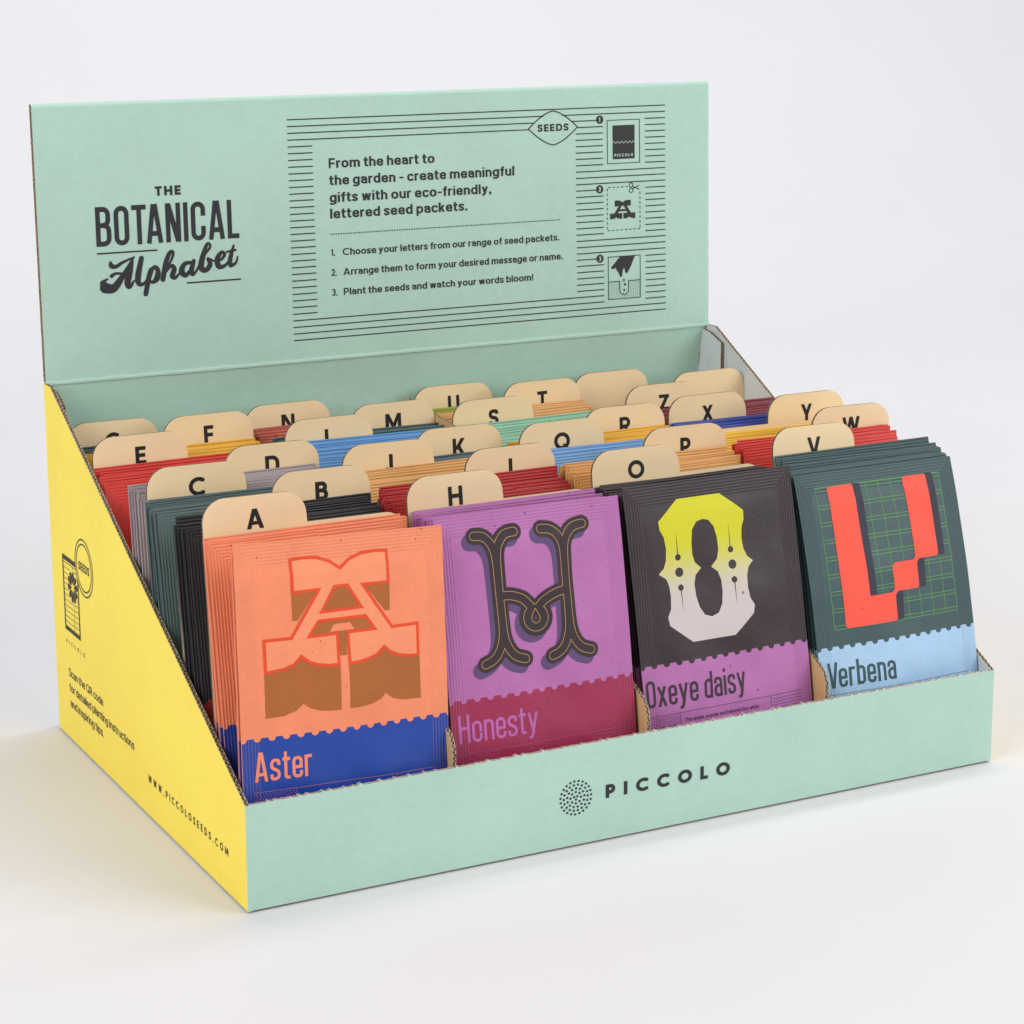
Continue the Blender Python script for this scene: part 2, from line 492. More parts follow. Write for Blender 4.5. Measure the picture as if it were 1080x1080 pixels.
CWK = 1.16
CWID = dict(A=.80, B=.60, C=.78, D=.70, E=.52, F=.50, G=.82, H=.70, I=.19, J=.42, K=.66, L=.48, M=.88, N=.72, O=.88, P=.58, Q=.88, R=.62, S=.56, T=.60, U=.68, V=.78, W=1.08, X=.72, Y=.70, Z=.62)
def capital(c, t):
    """geometric bold capital, 1 high"""
    w = CWK * CWID.get(c, .3) if c not in '.I' else t; h = t / 2; q = 1.16 * t
    S = lambda p, cl=False: stroke(p, h, cl)
    st = lambda x, a=0, b=1: [rect(x, a, x + t, b)]
    R_ = lambda p: stroke(rounded(p), h)
    if c == 'A': return [diag(q / 2, 0, w / 2 - .01, 1, t), diag(w - q / 2, 0, w / 2 + .01, 1, t), rect(w * .25, .2, w * .75, .2 + t * .85)]
    if c == 'B': return st(0) + R_([(h, 1 - h), (w - h - .04, 1 - h, .2), (w - h - .04, .53, .2), (h, .53)]) + R_([(h, .53), (w - h, .53, .23), (w - h, h, .23), (h, h)])
    if c == 'C': return S(arc(w * .6, .5, w * .6 - h, .5 - h, 48, 312, 28))
    if c == 'D': return st(0) + R_([(h, 1 - h), (w - h, 1 - h, .45), (w - h, h, .45), (h, h)])
    if c == 'E': return st(0) + [rect(0, 1 - t, w, 1), rect(0, .5 - h, w * .93, .5 + h), rect(0, 0, w, t)]
    if c == 'F': return st(0) + [rect(0, 1 - t, w, 1), rect(0, .46 - h, w * .93, .46 + h)]
    if c == 'G': return S(arc(w * .54, .5, w * .54 - h, .5 - h, 46, 352, 30)) + [rect(w * .54, .5 - t * .9, w + .03, .5)]
    if c == 'H': return st(0) + st(w - t) + [rect(0, .5 - h, w, .5 + h)]
    if c == 'I': return st(0)
    if c == 'J': return R_([(w - h, 1), (w - h, h, .2), (h, h, .2), (h, .26)])
    if c == 'K': return st(0) + [diag(t, .36, w - q / 2, 1, t), diag(w - q / 2 + .02, 0, t + .12, .6, t)]
    if c == 'L': return st(0) + [rect(0, 0, w, t)]
    if c == 'M': return st(0) + st(w - t) + [diag(w / 2, .18, q / 2, 1, t), diag(w / 2, .18, w - q / 2, 1, t)]
    if c == 'N': return st(0) + st(w - t) + [diag(w - q * .6, 0, q * .6, 1, t)]
    if c in 'OQ':
        r = S(arc(w / 2, .5, w / 2 - h, .5 - h, 0, 360, 36)[:-1], True)
        return r + ([[(w * .52, .26), (w * .62, .36), (w + .02, .02), (w - .10, -.06)]] if c == 'Q' else [])
    if c == 'P': return st(0) + R_([(h, 1 - h), (w - h, 1 - h, .24), (w - h, .42, .24), (h, .42)])
    if c == 'R': return st(0) + R_([(h, 1 - h), (w - h, 1 - h, .24), (w - h, .44, .24), (h, .44)]) + [diag(w - q / 2, 0, w * .48, .46, t)]
    if c == 'S': return R_([(w - h, .72), (w - h, 1 - h, .19), (h, 1 - h, .19), (h, .56, .17), (w - h, .44, .17), (w - h, h, .19), (h, h, .19), (h, .28)])
    if c == 'T': return st(w / 2 - h) + [rect(0, 1 - t, w, 1)]
    if c == 'U': return R_([(h, 1), (h, h, .26), (w - h, h, .26), (w - h, 1)])
    if c == 'V': return [diag(q / 2, 1, w / 2 - .02, 0, t), diag(w - q / 2, 1, w / 2 + .02, 0, t)]
    if c == 'W': return [diag(q / 2, 1, w * .29, 0, t), diag(w * .5, 1, w * .29, 0, t), diag(w * .5, 1, w * .71, 0, t), diag(w - q / 2, 1, w * .71, 0, t)]
    if c == 'X': return [diag(q / 2, 0, w - q / 2 - .04, 1, t), diag(w - q / 2, 0, q / 2 + .04, 1, t)]
    if c == 'Y': return st(w / 2 - h, 0, .46) + [diag(w / 2, .36, q / 2, 1, t), diag(w / 2, .36, w - q / 2, 1, t)]
    if c == 'Z': return [rect(0, 1 - t, w, 1), rect(0, 0, w, t), diag(q / 2 + .02, t * .6, w - q / 2 - .02, 1 - t * .6, t * 1.05)]
    if c == '.': return [rect(0, 0, t, t)]
    return []

def capitals(body, x, y, cap, width=None, t=.2, gap=.12, stretch=False):
    """row of geometric capitals; without a width it is centred on x"""
    adv = 0; items = []
    for c in body:
        w = t if c in '.I' else CWK * CWID.get(c, .3)
        items.append((c, adv, w)); adv += w + gap
    adv -= gap
    sx = 1.0
    if stretch:
        sx = width / (adv * cap); x0 = x
    elif width:
        if len(body) > 1:                       # track out to the width
            extra = (width / cap - sum(i[2] for i in items)) / (len(body) - 1)
            a = 0; new = []
            for c, _, w in items:
                new.append((c, a, w)); a += w + extra
            items = new
        x0 = x
    else:
        x0 = x - adv * cap / 2
    return [[(x0 + (a + p[0]) * cap * sx, y + p[1] * cap) for p in poly] for c, a, w in items for poly in capital(c, t)]

# ------------------------------------------------------------------ backdrop (seamless white sweep)
def build_backdrop():
    b = NT('white_paper_sweep')
    tc = b.n('ShaderNodeTexCoord').outputs['Object']
    n = b.noise(tc, 6.0, 5)
    c = b.mix(n, (0.715, 0.705, 0.722, 1), (0.74, 0.732, 0.747, 1))
    m = b.out(c, 0.75, b.bump(b.noise(tc, 900, 3), 0.05, 0.0005), 0.2)
    prof = [(-3.0, 0), (1.1, 0)]
    R = 0.7
    for i in range(1, 17):
        a = math.pi / 2 * i / 16
        prof.append((1.1 + R * math.sin(a), R - R * math.cos(a)))
    prof.append((1.8, 3.2))
    mb = MB()
    for (y0, z0), (y1, z1) in zip(prof, prof[1:]):
        mb.face([(-3.5, y0, z0), (4.5, y0, z0), (4.5, y1, z1), (-3.5, y1, z1)])
    o = mb.build('backdrop', [m], smooth=True, merge=True)
    tag(o, 'white seamless studio paper under and behind the display box', None, kind='structure')
build_backdrop()

# ------------------------------------------------------------------ display box
W, D, HF, HB, T = 0.400, 0.275, 0.0488, 0.1856, 0.0020
HH, TILT = 0.1418, 0.0246
M_GREEN = board('mint_green_board', (175, 208, 194))
M_YELLOW = board('yellow_board', (255, 227, 92), flute_axis='Y')
M_GREY = board('pale_grey_board', (206, 212, 216))
M_KRAFT = board('kraft_board', (205, 168, 118))
M_FLUTE = flute('corrugated_edge', (178, 160, 134))
M_TORN = flute('torn_perforated_edge', (218, 202, 186), pitch=6.0, dark=(0.16, 0.09, 0.06, 1), amount=0.8)
M_INK = paper('dark_print_ink', (47, 46, 50), 0.55, 0.12)
M_INKL = paper('dark_print_ink_on_yellow', (58, 54, 48), 0.6, 0.12)

box = bpy.data.objects.new('display_box', None)
col.objects.link(box)
tag(box, 'mint green and yellow cardboard counter display box with raised printed header', 'display box')

# base
def on_base(u, v, w): return (u, v, 0.0030 - w)
panel('base_panel', [(T + .0004, T + .0004), (W - T - .0004, T + .0004), (W - T - .0004, D - T - .0004), (T + .0004, D - T - .0004)], T, on_base, [M_KRAFT, M_KRAFT, M_FLUTE], box)

# front: the upper edge is a torn perforation
def on_front(u, v, w): return (u, w, v)
rnd = random.Random(3)
out = [(T, 0.0011), (W - T, 0.0011), (W - T, HF)]
u = W - T - 0.004
while u > T + 0.006:
    a = rnd.uniform(0.0005, 0.0011)
    hgt = rnd.uniform(0.0003, 0.0009)
    out += [(u, HF + rnd.uniform(-.0001, .0002)), (u - a, HF + hgt), (u - 2 * a, HF + hgt * .8), (u - 2.6 * a, HF)]
    u -= rnd.uniform(0.0062, 0.0072) * rnd.choice([1, 1, .6, 1.5])
out += [(T, HF)]
front = panel('front_panel', out, T, on_front, [M_GREEN, M_GREY, M_TORN], box)

# sides: (u = depth from the front, v = height)
SIDE = [(0, 0.0009), (D, 0.0009), (D, HB), (D - .011, HB), (0, HF)]
def rim_side(a, b):
    return 3 if (abs(a[0]) < 1e-6 and abs(b[0]) < 1e-6) else 2
def on_left(u, v, w): return (w, u, v)
left = panel('side_panel', SIDE, T, lambda u, v, w: on_left(u, v, w), [M_YELLOW, M_GREY, M_FLUTE, M_GREEN], box, rim_pick=rim_side)
right = panel('side_panel', SIDE, T, lambda u, v, w: (W - w, u, v), [M_YELLOW, M_GREY, M_FLUTE, M_GREEN], box, rim_pick=rim_side)
for o in (left, right):
    o['label'] = 'yellow sloping side panel with grey inside'

# glue flap folded round the rear corner inside each side
for s in (0, 1):
    def on_flap(u, v, w, s=s):
        x = T + 0.0006 + w
        return (x if s == 0 else W - x, u, v)
    panel('corner_flap', [(D + .0060, .004), (D - .023, .004), (D - .022, HB - .008), (D - .010, HB - .0035), (D - T - .0004, HB - .0025), (D + .0060, HB - .0030)], T, on_flap, [M_GREY, M_GREY, M_FLUTE], box)

# back wall: its inner face carries the same green, bowing a little into the box
XB0, XB1 = T + 0.0004, W - T - 0.0004
def bow(u, v):
    t = max(0.0, HB - v)
    return -0.0042 * math.sin(math.pi / 2 * min(1, t / .045)) * (1 if v > .1 else v / .1) + 0.0005 * math.sin(u * 31) * min(1, t / .02)
mb = MB()
NX, NZ = 40, 24
def P(i, j, w):
    v = .003 + (HB - .003) * j / NZ; u = XB0 + (XB1 - XB0 - .0045 * min(1, (HB - v) / .03)) * i / NX
    return (u, D - T + w - bow(u, v), v)
for i in range(NX):
    for j in range(NZ):
        mb.face([P(i, j, 0), P(i + 1, j, 0), P(i + 1, j + 1, 0), P(i, j + 1, 0)], 0)
        mb.face([P(i, j, T - .0001), P(i, j + 1, T - .0001), P(i + 1, j + 1, T - .0001), P(i + 1, j, T - .0001)], 1)
for j in range(NZ):
    for i in (0, NX):
        mb.face([P(i, j, 0), P(i, j, T - .0001), P(i, j + 1, T - .0001), P(i, j + 1, 0)], 2, [(j * 18, 0), (j * 18, 1), (j * 18 + 18, 1), (j * 18 + 18, 0)])
back = mb.build('back_panel', [M_GREEN, M_GREEN, M_FLUTE], box, smooth=False, merge=True)

# header: double board folded over at the top, leaning slightly back from the crease
def hd(u, h, w):
    """u across, h up from the crease, w behind the printed face (metres)"""
    return (u, D - T + 0.0002 + h * math.sin(TILT) + w * math.cos(TILT), HB + h * math.cos(TILT) - w * math.sin(TILT))
TH = 0.0042
mb = MB()
prof = [(0.0006, 0.0), (HH - .0020, 0.0)]
for i in range(1, 9):
    a = math.pi * i / 9
    prof.append((HH - .0020 + .0020 * math.sin(a), TH / 2 - TH / 2 * math.cos(a)))
prof += [(HH - .0020, TH), (0.0006, TH)]
rnd = random.Random(11)
xs = [0.0008 + (W - 0.0006 - 0.0008) * i / 30 for i in range(31)]
def warp(u, h): return 0.0004 * math.sin(u * 23 + h * 9) * (h / HH) + 0.00025 * math.sin(u * 60 + 1) * (h / HH)
for a, b in zip(xs, xs[1:]):
    for k in range(len(prof) - 1):
        (h0, w0), (h1, w1) = prof[k], prof[k + 1]
        steps = 8 if abs(h1 - h0) > .05 else 1
        for q in range(steps):
            ha, hb = h0 + (h1 - h0) * q / steps, h0 + (h1 - h0) * (q + 1) / steps
            wa, wb = w0 + (w1 - w0) * q / steps, w0 + (w1 - w0) * (q + 1) / steps
            mb.face([hd(a, ha, wa), hd(b, ha, wa), hd(b, hb, wb), hd(a, hb, wb)], 0)
    mb.face([hd(a, prof[0][0], 0), hd(a, prof[-1][0], TH), hd(b, prof[-1][0], TH), hd(b, prof[0][0], 0)], 2)
for u, s in ((xs[0], 1), (xs[-1], -1)):
    ring = [hd(u, h, w) for h, w in prof]
    uvs = [(h * 1000, w / TH) for h, w in prof]
    if s < 0: ring, uvs = ring[::-1], uvs[::-1]
    mb.face(ring[::-1], 2, uvs[::-1])
header = mb.build('header_panel', [M_GREEN, M_GREEN, M_FLUTE], box, merge=True)

# worn crease between header and back wall
mb = MB()
M_CREASE = board('green_fold', (177, 207, 194))
rnd = random.Random(5)
prev = None
for i in range(121):
    u = .0006 + (W - .0012) * i / 120
    j0, j1 = rnd.uniform(-.00018, .00018), rnd.uniform(-.00018, .00018)
    sec = [(u, D - T - 0.0001, HB + .0011 + j0), (u, D - T - 0.0006 + j1 * .6, HB + .0003 + j0), (u, D - T - .0006, HB - .0008 + j1), (u, D - T + .0012, HB - .0008 + j1), (u, D - T + .0012, HB + .0011 + j0)]
    if prev:
        for k in range(5):
            a, b = k, (k + 1) % 5
            mb.face([prev[a], prev[b], sec[b], sec[a]], 0)
    prev = sec
mb.build('fold_crease', [M_CREASE], box, merge=True)

# partitions between the four columns
PART = [(T + .0006, .0034), (D - T - .0015, .0034), (D - T - .0015, .1575), (D - .012, .1612), (.215, .1570), (.180, .1540), (.0195, .0690), (.0100, .0646), (.0050, .0612), (T + .0009, .0570), (T + .0006, .0540)]
for k in (1, 2, 3):
    panel('partition', PART if k == 2 else [(a, min(b, .146)) for a, b in PART if not (abs(a - .215) < 1e-6)], 0.0018, lambda u, v, w, k=k: (.1 * k - .0009 + w, u, v), [M_KRAFT, M_KRAFT, M_FLUTE], box)

# ---- print on the box
EPS = 0.00016
def pr_head(x, y): return hd(x / 1000, y / 1000, -EPS)
def pr_front(x, y): return (x / 1000, -EPS, y / 1000)
def pr_left(x, y): return (-EPS, D - x / 1000, y / 1000)

mb = MB()
mb.flat(fill(capitals('THE', 63.2, 92.8, 4.9, 14.0, t=.25, gap=.22, stretch=True)), pr_head)
mb.flat(fill(condensed('BOTANICAL', 30.9, 68.4, 20.3, 77.6, t=.125, gap=.085)), pr_head)
mb.flat(fill([rect(30.9, 64.4, 63.1, 65.2), rect(78.5, 46.2, 108.5, 47.0)]), pr_head)
SCRIPT = {'A1': [(34.3, 47.1, 2.8), (38.7, 46.5, 2.2), (42.9, 51.0, 1.6), (46.8, 56.6, 0.9), (50.0, 61.6, 0.5)], 'A1b': [(33.4, 49.4, 1.7), (34.0, 50.5, 0.9), (35.8, 51.5, 0.5)], 'A2': [(49.8, 61.7, 0.5), (48.1, 55.3, 1.5), (46.4, 48.9, 1.7), (47.5, 46.7, 1.1), (50.0, 49.8, 0.5)], 'A3': [(38.1, 52.9, 1.0), (40.7, 54.1, 0.7), (47.4, 53.2, 0.6)], 'A4': [(37.8, 59.9, 0.7), (38.3, 58.1, 1.3), (40.8, 57.7, 1.0), (44.1, 59.5, 0.8), (50.6, 62.0, 0.4)], 'l': [(54.4, 61.1, 1.3), (52.2, 52.0, 1.6), (52.5, 48.0, 1.3), (55.2, 47.9, 0.8), (57.5, 50.8, 0.5)], 'p1': [(59.3, 54.6, 1.4), (57.7, 50.0, 1.4), (55.9, 42.4, 1.3)], 'p2': [(58.1, 53.5, 0.6), (61.2, 56.0, 1.1), (63.0, 54.0, 1.3), (62.3, 50.1, 1.6), (60.0, 48.3, 0.9), (58.1, 49.2, 0.7)], 'h1': [(65.5, 49.3, 1.3), (67.3, 57.2, 1.4), (69.4, 62.5, 1.1), (71.1, 63.6, 0.9), (71.6, 62.0, 0.8), (70.0, 58.2, 0.6), (67.9, 55.2, 0.6)], 'h2': [(67.3, 53.3, 0.7), (70.4, 56.2, 0.9), (71.9, 54.4, 1.3), (70.7, 50.9, 1.4), (72.3, 49.8, 0.9), (75.1, 52.4, 0.5)], 'a1': [(80.8, 57.2, 0.9), (77.5, 56.5, 1.2), (75.9, 52.9, 1.6), (78.1, 50.6, 1.2), (81.1, 53.9, 0.7)], 'a2': [(82.7, 57.9, 1.1), (81.2, 52.7, 1.4), (82.2, 50.9, 0.9), (85.0, 53.8, 0.5)], 'b1': [(84.4, 53.6, 0.5), (88.8, 60.5, 0.6), (91.9, 64.4, 0.7), (91.7, 66.3, 0.7), (90.1, 65.8, 0.9), (87.5, 59.0, 1.5), (86.7, 54.0, 1.6), (89.3, 52.6, 1.3), (91.7, 55.6, 1.3), (90.5, 58.7, 0.7), (93.6, 57.2, 0.5)], 'e': [(94.3, 57.2, 0.5), (97.8, 57.6, 0.7), (99.9, 60.2, 0.9), (98.2, 61.5, 0.9), (95.8, 58.1, 1.5), (96.4, 54.1, 1.4), (99.7, 54.3, 0.9), (102.3, 56.9, 0.5)], 't1': [(105.1, 64.6, 0.6), (102.9, 57.6, 1.3), (103.0, 54.2, 1.1), (106.0, 55.5, 0.7), (107.1, 58.7, 0.4)], 't2': [(101.2, 61.5, 0.6), (106.1, 62.2, 0.6)]}
polys = []
for s in SCRIPT.values():
    polys += brush(s)
mb.flat(fill(polys), pr_head)
mb.build('title_lettering', [M_INK], header)

# paragraph and list
mb = MB()
for s, x, y, w in (('From the heart to', 160.6, 102.6, 62.5), ('the garden - create meaningful', 160.6, 93.5, 111.5), ('gifts with our eco-friendly,', 160.6, 84.3, 97.0), ('lettered seed packets.', 160.6, 75.6, 82.0)):
    mb.flat(fill(sentence(s, x, y, 5.3, w, .18)), pr_head)
for s, n, x1, y in (('Choose your letters from our range of seed packets.', '1.', 300.1, 55.5), ('Arrange them to form your desired message or name.', '2.', 302.2, 44.7), ('Plant the seeds and watch your words bloom!', '3.', 283.1, 33.9)):
    mb.flat(fill(sentence(n, 160.4, y, 3.7, None, .175)), pr_head)
    mb.flat(fill(sentence(s, 167.2, y, 3.8, x1 - 167.2, .172)), pr_head)
mb.flat(fill([rect(160.3 + 1.5 * i, 66.9, 161.1 + 1.5 * i, 67.5) for i in range(94)]), pr_head)
mb.build('instruction_text', [M_INK], header)

# striped frame of 34 lines with its gaps
rows = [129.1 - i * (129.1 - 11.3) / 33 for i in range(34)]
LW = 0.3
R = []
def row(i, a, b): R.append(rect(a, rows[i] - LW, b, rows[i] + LW))
def eye_half(dy):           # half width of the SEEDS eye at a height from its centre
    k = 1 - (abs(dy) / 9.4) ** 1.35
    return 15.6 * k if k > 0 else None
for i in range(34):
    y = rows[i]
    if i < 4 or i >= 30:
        segs = [(137.4, 370)]
    else:
        segs = [(137.4, 151.5), (311.3, 370)]
    cuts = []
    if i < 4:
        e = eye_half(y - 118.8)
        if e: cuts.append((297 - e - .2, 297 + e + .2))
    if 2 <= i <= 9: cuts.append((329.0, 356.6))
    if 13 <= i <= 20: cuts.append((329.0, 356.6))
    if 24 <= i <= 31: cuts.append((329.0, 356.6))
    for c0, c1 in cuts:
        ns = []
        for a, b in segs:
            if c1 <= a or c0 >= b: ns.append((a, b))
            else:
                if a < c0: ns.append((a, c0))
                if c1 < b: ns.append((c1, b))
        segs = ns
    for i0, yy in ((2, rows[2]), (13, rows[13]), (24, rows[24])):
        if i == i0:
            segs = [(a, min(b, 324.6)) if b < 330 and b > 324.6 else (a, b) for a, b in segs]
    for a, b in segs: row(i, a, b)
mb = MB()
mb.flat(fill(R), pr_head)
mb.build('line_pattern', [M_INK], header)

mb = MB()
eye = []
for k in range(33):
    t = -1 + 2 * k / 32
    eye.append((297 + 15.6 * t, 118.8 + 9.4 * (1 - abs(t)) ** .74 if abs(t) < 1 else 118.8))
top = [(297 + 15.6 * t, 118.8 + 9.4 * (1 - abs(t) ** 1.55)) for t in [-1 + 2 * k / 32 for k in range(33)]]
bot = [(x, 237.6 - y) for x, y in top]
mb.flat(fill(stroke(top + bot[::-1][1:-1], 0.32, True)), pr_head)
mb.flat(fill(capitals('SEEDS', 287.2, 117.0, 4.0, 19.6, t=.22, gap=.2, stretch=True)), pr_head)
mb.build('seeds_emblem', [M_INK], header)

# icon 1: a packet
M_PALE = paper('mint_print', (186, 213, 199), 0.7)
mb = MB()
mb.flat(fill(frame(331.6, 97.0, 353.2, 121.9, .42)), pr_head)
wav = [(335.3 + 14.4 * k / 48, 109.1 + .55 * math.sin(k / 48 * 2 * math.pi * 5.5)) for k in range(49)]
mb.flat(fill([rect(335.3, 99.6, 349.7, 118.7)], stroke(wav, .22)), pr_head)
mb.flat(fill([disc(327.0, 122.3, 2.35, 24)]), pr_head)
for s, y in (('1', 122.3),):
    mb.flat(fill(sentence(s, 326.8, y - 1.25, 2.5, None, .2, centre=True)), lambda x, y: hd(x / 1000, y / 1000, -EPS * 1.6), 1)
mb.flat(fill(capitals('PICCOLO', 336.4, 101.0, 1.6, 12.2, t=.22)), lambda x, y: hd(x / 1000, y / 1000, -EPS * 1.6), 1)
mb.build('packet_icon', [M_INK, M_PALE], header)

A_OUT = [(24.7, 150.4), (31.0, 150.9), (37.5, 150.4), (43.4, 148.4), (47.8, 145.1), (52.2, 148.4), (58.1, 150.4), (64.6, 150.9), (70.9, 150.4), (70.9, 135.4), (59.4, 135.5), (71.6, 116.8), (84.3, 117.0), (84.1, 101.5), (79.2, 101.7), (74.3, 102.6), (70.1, 104.3), (67.0, 107.0), (64.0, 104.4), (60.0, 102.9), (54.9, 102.0), (49.8, 101.9), (49.6, 116.75), (61.8, 116.8), (58.5, 121.7), (37.1, 121.7), (33.4, 116.7), (46.0, 116.75), (45.8, 101.9), (40.5, 102.0), (35.6, 102.8), (31.5, 104.4), (28.4, 107.0), (25.5, 104.0), (20.5, 102.4), (11.4, 101.5), (11.2, 116.8), (23.8, 116.8), (36.0, 135.5), (24.7, 135.2)]
A_CTR = [(44.9, 136.0), (50.5, 136.0), (56.0, 127.0), (39.3, 126.9)]
mb = MB()
fx = lambda p: [(333.3 + (x - 11.2) * 16.6 / 73, 65.4 + (y - 101.5) * 10.7 / 49.4) for x, y in p]
mb.flat(fill([fx(A_OUT)], [fx(A_CTR)]), pr_head)
dash = []
for k in range(8):
    a = 331.6 + 2.85 * k
    dash.append(rect(a, 58.9, a + 1.45, 59.4))
    if k < 5: dash.append(rect(a + .6, 83.4, a + 2.05, 83.9))
for k in range(9):
    a = 59.4 + 2.72 * k
    dash.append(rect(331.3, a + .5, 331.8, a + 1.9))
    if k < 8: dash.append(rect(352.8, a + .5, 353.3, a + 1.9))
mb.flat(fill(dash), pr_head)
sc = stroke(disc(347.2, 84.5, 1.25, 18), .24, True) + stroke(disc(347.2, 81.4, 1.25, 18), .24, True) + stroke([(348.1, 83.7), (352.7, 81.7)], .26) + stroke([(348.1, 82.2), (352.7, 84.2)], .26)
mb.flat(fill(sc), pr_head)
mb.flat(fill([disc(326.6, 83.0, 2.35, 24)]), pr_head)
mb.flat(fill(sentence('2', 326.6, 81.75, 2.5, None, .2, centre=True)), lambda x, y: hd(x / 1000, y / 1000, -EPS * 1.6), 1)
mb.build('cutting_icon', [M_INK, M_PALE], header)

mb = MB()
mb.flat(fill(frame(331.6, 19.2, 353.2, 44.1, .42)), pr_head)
def ic(x, y):
    return (331.5 + (x - 190 - (y - 490) * .022) / 330 * 21.5, 44.0 - (y - (497 - (x - 190) * .05)) / 445 * 24.8)
hand = [(318, 491), (285, 530), (258, 566), (233, 596), (228, 610), (236, 622), (250, 622), (273, 609), (280, 628), (292, 648), (304, 662), (312, 688), (320, 703), (331, 706), (339, 696), (339, 672), (343, 645), (349, 622), (357, 612), (363, 622), (368, 650), (373, 664), (384, 668), (394, 662), (402, 645), (416, 618), (430, 585), (444, 545), (468, 485)]
mb.flat(fill([[ic(*p) for p in hand]]), pr_head)
hole = rounded([(339.3, 29.6), (339.3, 21.6, 2.9), (345.2, 21.6, 2.9), (345.2, 29.6)])
mb.flat(fill([rect(332.0, 29.3, 339.3, 29.8), rect(345.2, 29.3, 352.8, 29.8)] + stroke(hole, .27)), pr_head)
dots = []
for i in range(15):
    for j in range(12):
        x, y = 332.7 + i * 1.4, 20.0 + j * .8
        if 338.4 < x < 346.1 and y > 21.2: continue
        if y < 29.0 and x < 352.7: dots.append(rect(x - .22, y - .13, x + .22, y + .13))
mb.flat(fill(dots), pr_head)
mb.flat(fill(stroke(disc(342.0, 30.0, .6, 10), .2, True) + [disc(342.8, 27.6, .75, 8), [(341.6, 25.2), (343.4, 24.4), (341.9, 23.5)], disc(341.8, 22.6, .3, 8)]), pr_head)
mb.flat(fill([disc(326.4, 43.4, 2.35, 24)]), pr_head)
mb.flat(fill(sentence('3', 326.4, 42.15, 2.5, None, .2, centre=True)), lambda x, y: hd(x / 1000, y / 1000, -EPS * 1.6), 1)
mb.build('planting_icon', [M_INK, M_PALE], header)

# front brand line
mb = MB()
dots = []
for r, n, ph in ((0.95, 3, .3), (2.75, 8, 0), (4.5, 13, .2), (6.25, 18, 0), (8.0, 23, .1)):
    for k in range(n):
        a = 2 * math.pi * (k + ph) / n
        dots.append(disc(160.1 + r * math.cos(a), 24.0 + r * math.sin(a), .58, 12))
mb.flat(fill(dots), pr_front)
mb.build('dotted_emblem', [M_INK], front)
mb = MB()
mb.flat(fill(capitals('PICCOLO', 175.8, 20.9, 6.5, 67.6, t=.25, gap=.62, stretch=True)), pr_front)
mb.build('brand_lettering', [M_INK], front)

# yellow side print
mb = MB()
mb.flat(fill(sentence('Scan the QR code', 22.2, 35.6, 4.4, 57.0, .13)), pr_left)
mb.flat(fill(sentence('for detailed planting instructions', 22.2, 27.4, 4.4, 104.3, .13)), pr_left)
mb.flat(fill(sentence('and inspiring tips.', 22.6, 19.0, 4.4, 55.6, .13)), pr_left)
mb.build('scan_note', [M_INKL], left)
mb = MB()
mb.flat(fill(capitals('WWW.PICCOLOSEEDS.COM', 146.6, 18.2, 3.7, 106.4, t=.19)), pr_left)
mb.build('web_address', [M_INKL], left)
mb = MB()
mb.flat(fill(capitals('PICCOLO', 20.8, 53.2, 2.2, 31.0, t=.18)), pr_left)
mb.build('brand_lettering', [M_INKL], left)
mb = MB()
X0, X1, Z0, Z1 = 19.6, 46.0, 60.4, 100.6
C0 = (56.6, 101.0)
circ = disc(*C0, 14.6, 64)
P_ = [rect(X0, Z1 - 2.6, X1, Z1), rect(X0, Z0, X1, Z0 + 2.4)]
zig = []
for k in range(18):
    z = Z0 + 2.4 + k * (Z1 - Z0 - 5) / 18
    dz = (Z1 - Z0 - 5) / 18
    P_.append([(X0, z), (X0 + 1.2, z), (X0 + 2.0, z + dz / 2), (X0 + 1.2, z + dz), (X0, z + dz)])
    P_.append([(X1 - 1.1, z), (X1, z), (X1, z + dz), (X1 - 1.1, z + dz), (X1 - 2.0, z + dz / 2)])
for k in range(11):
    z = Z0 + 4.6 + k * 2.9
    P_.append(rect(X0 + 1.6, z, X0 + 16.0, z + .32)); P_.append(rect(X0 + 18.2, z + .5, X1 - 1.6, z + .8))
P_.append(rect(X0 + 17.0, Z0 + 2.4, X0 + 17.4, Z1 - 4))
P_.append(rect(X0, Z1 - 3.9, X1, Z1 - 3.5))
fl = (35.8, 86.0)
petals = []
for k in range(10):
    a = 2 * math.pi * k / 10 + .15
    d = Vector((math.cos(a), math.sin(a))); n = Vector((-d.y, d.x)); c = Vector(fl)
    petals.append([tuple(c + d * 1.7), tuple(c + d * 4.6 - n * 1.35), tuple(c + d * 6.8 - n * 1.8), tuple(c + d * 8.3 - n * .9), tuple(c + d * 8.3 + n * .9), tuple(c + d * 6.8 + n * 1.8), tuple(c + d * 4.6 + n * 1.35)])
mb.flat(fill(P_, [circ, disc(*fl, 9.0, 24)]), pr_left)
mb.flat(fill(petals, [circ]), pr_left)
mb.flat(fill(stroke(circ, .38, True) + stroke(disc(*C0, 12.2, 60), .38, True)), pr_left)
mb.flat(fill(capitals('SEEDS', C0[0] - 8.8, C0[1] - 2.2, 4.4, 17.6, t=.2, gap=.2, stretch=True)), pr_left)
mb.build('packet_picture', [M_INKL], left)

# ------------------------------------------------------------------ seed packets
PW, PH = 0.0945, 0.151
def sm(t):
    t = max(0.0, min(1.0, t)); return t * t * (3 - 2 * t)

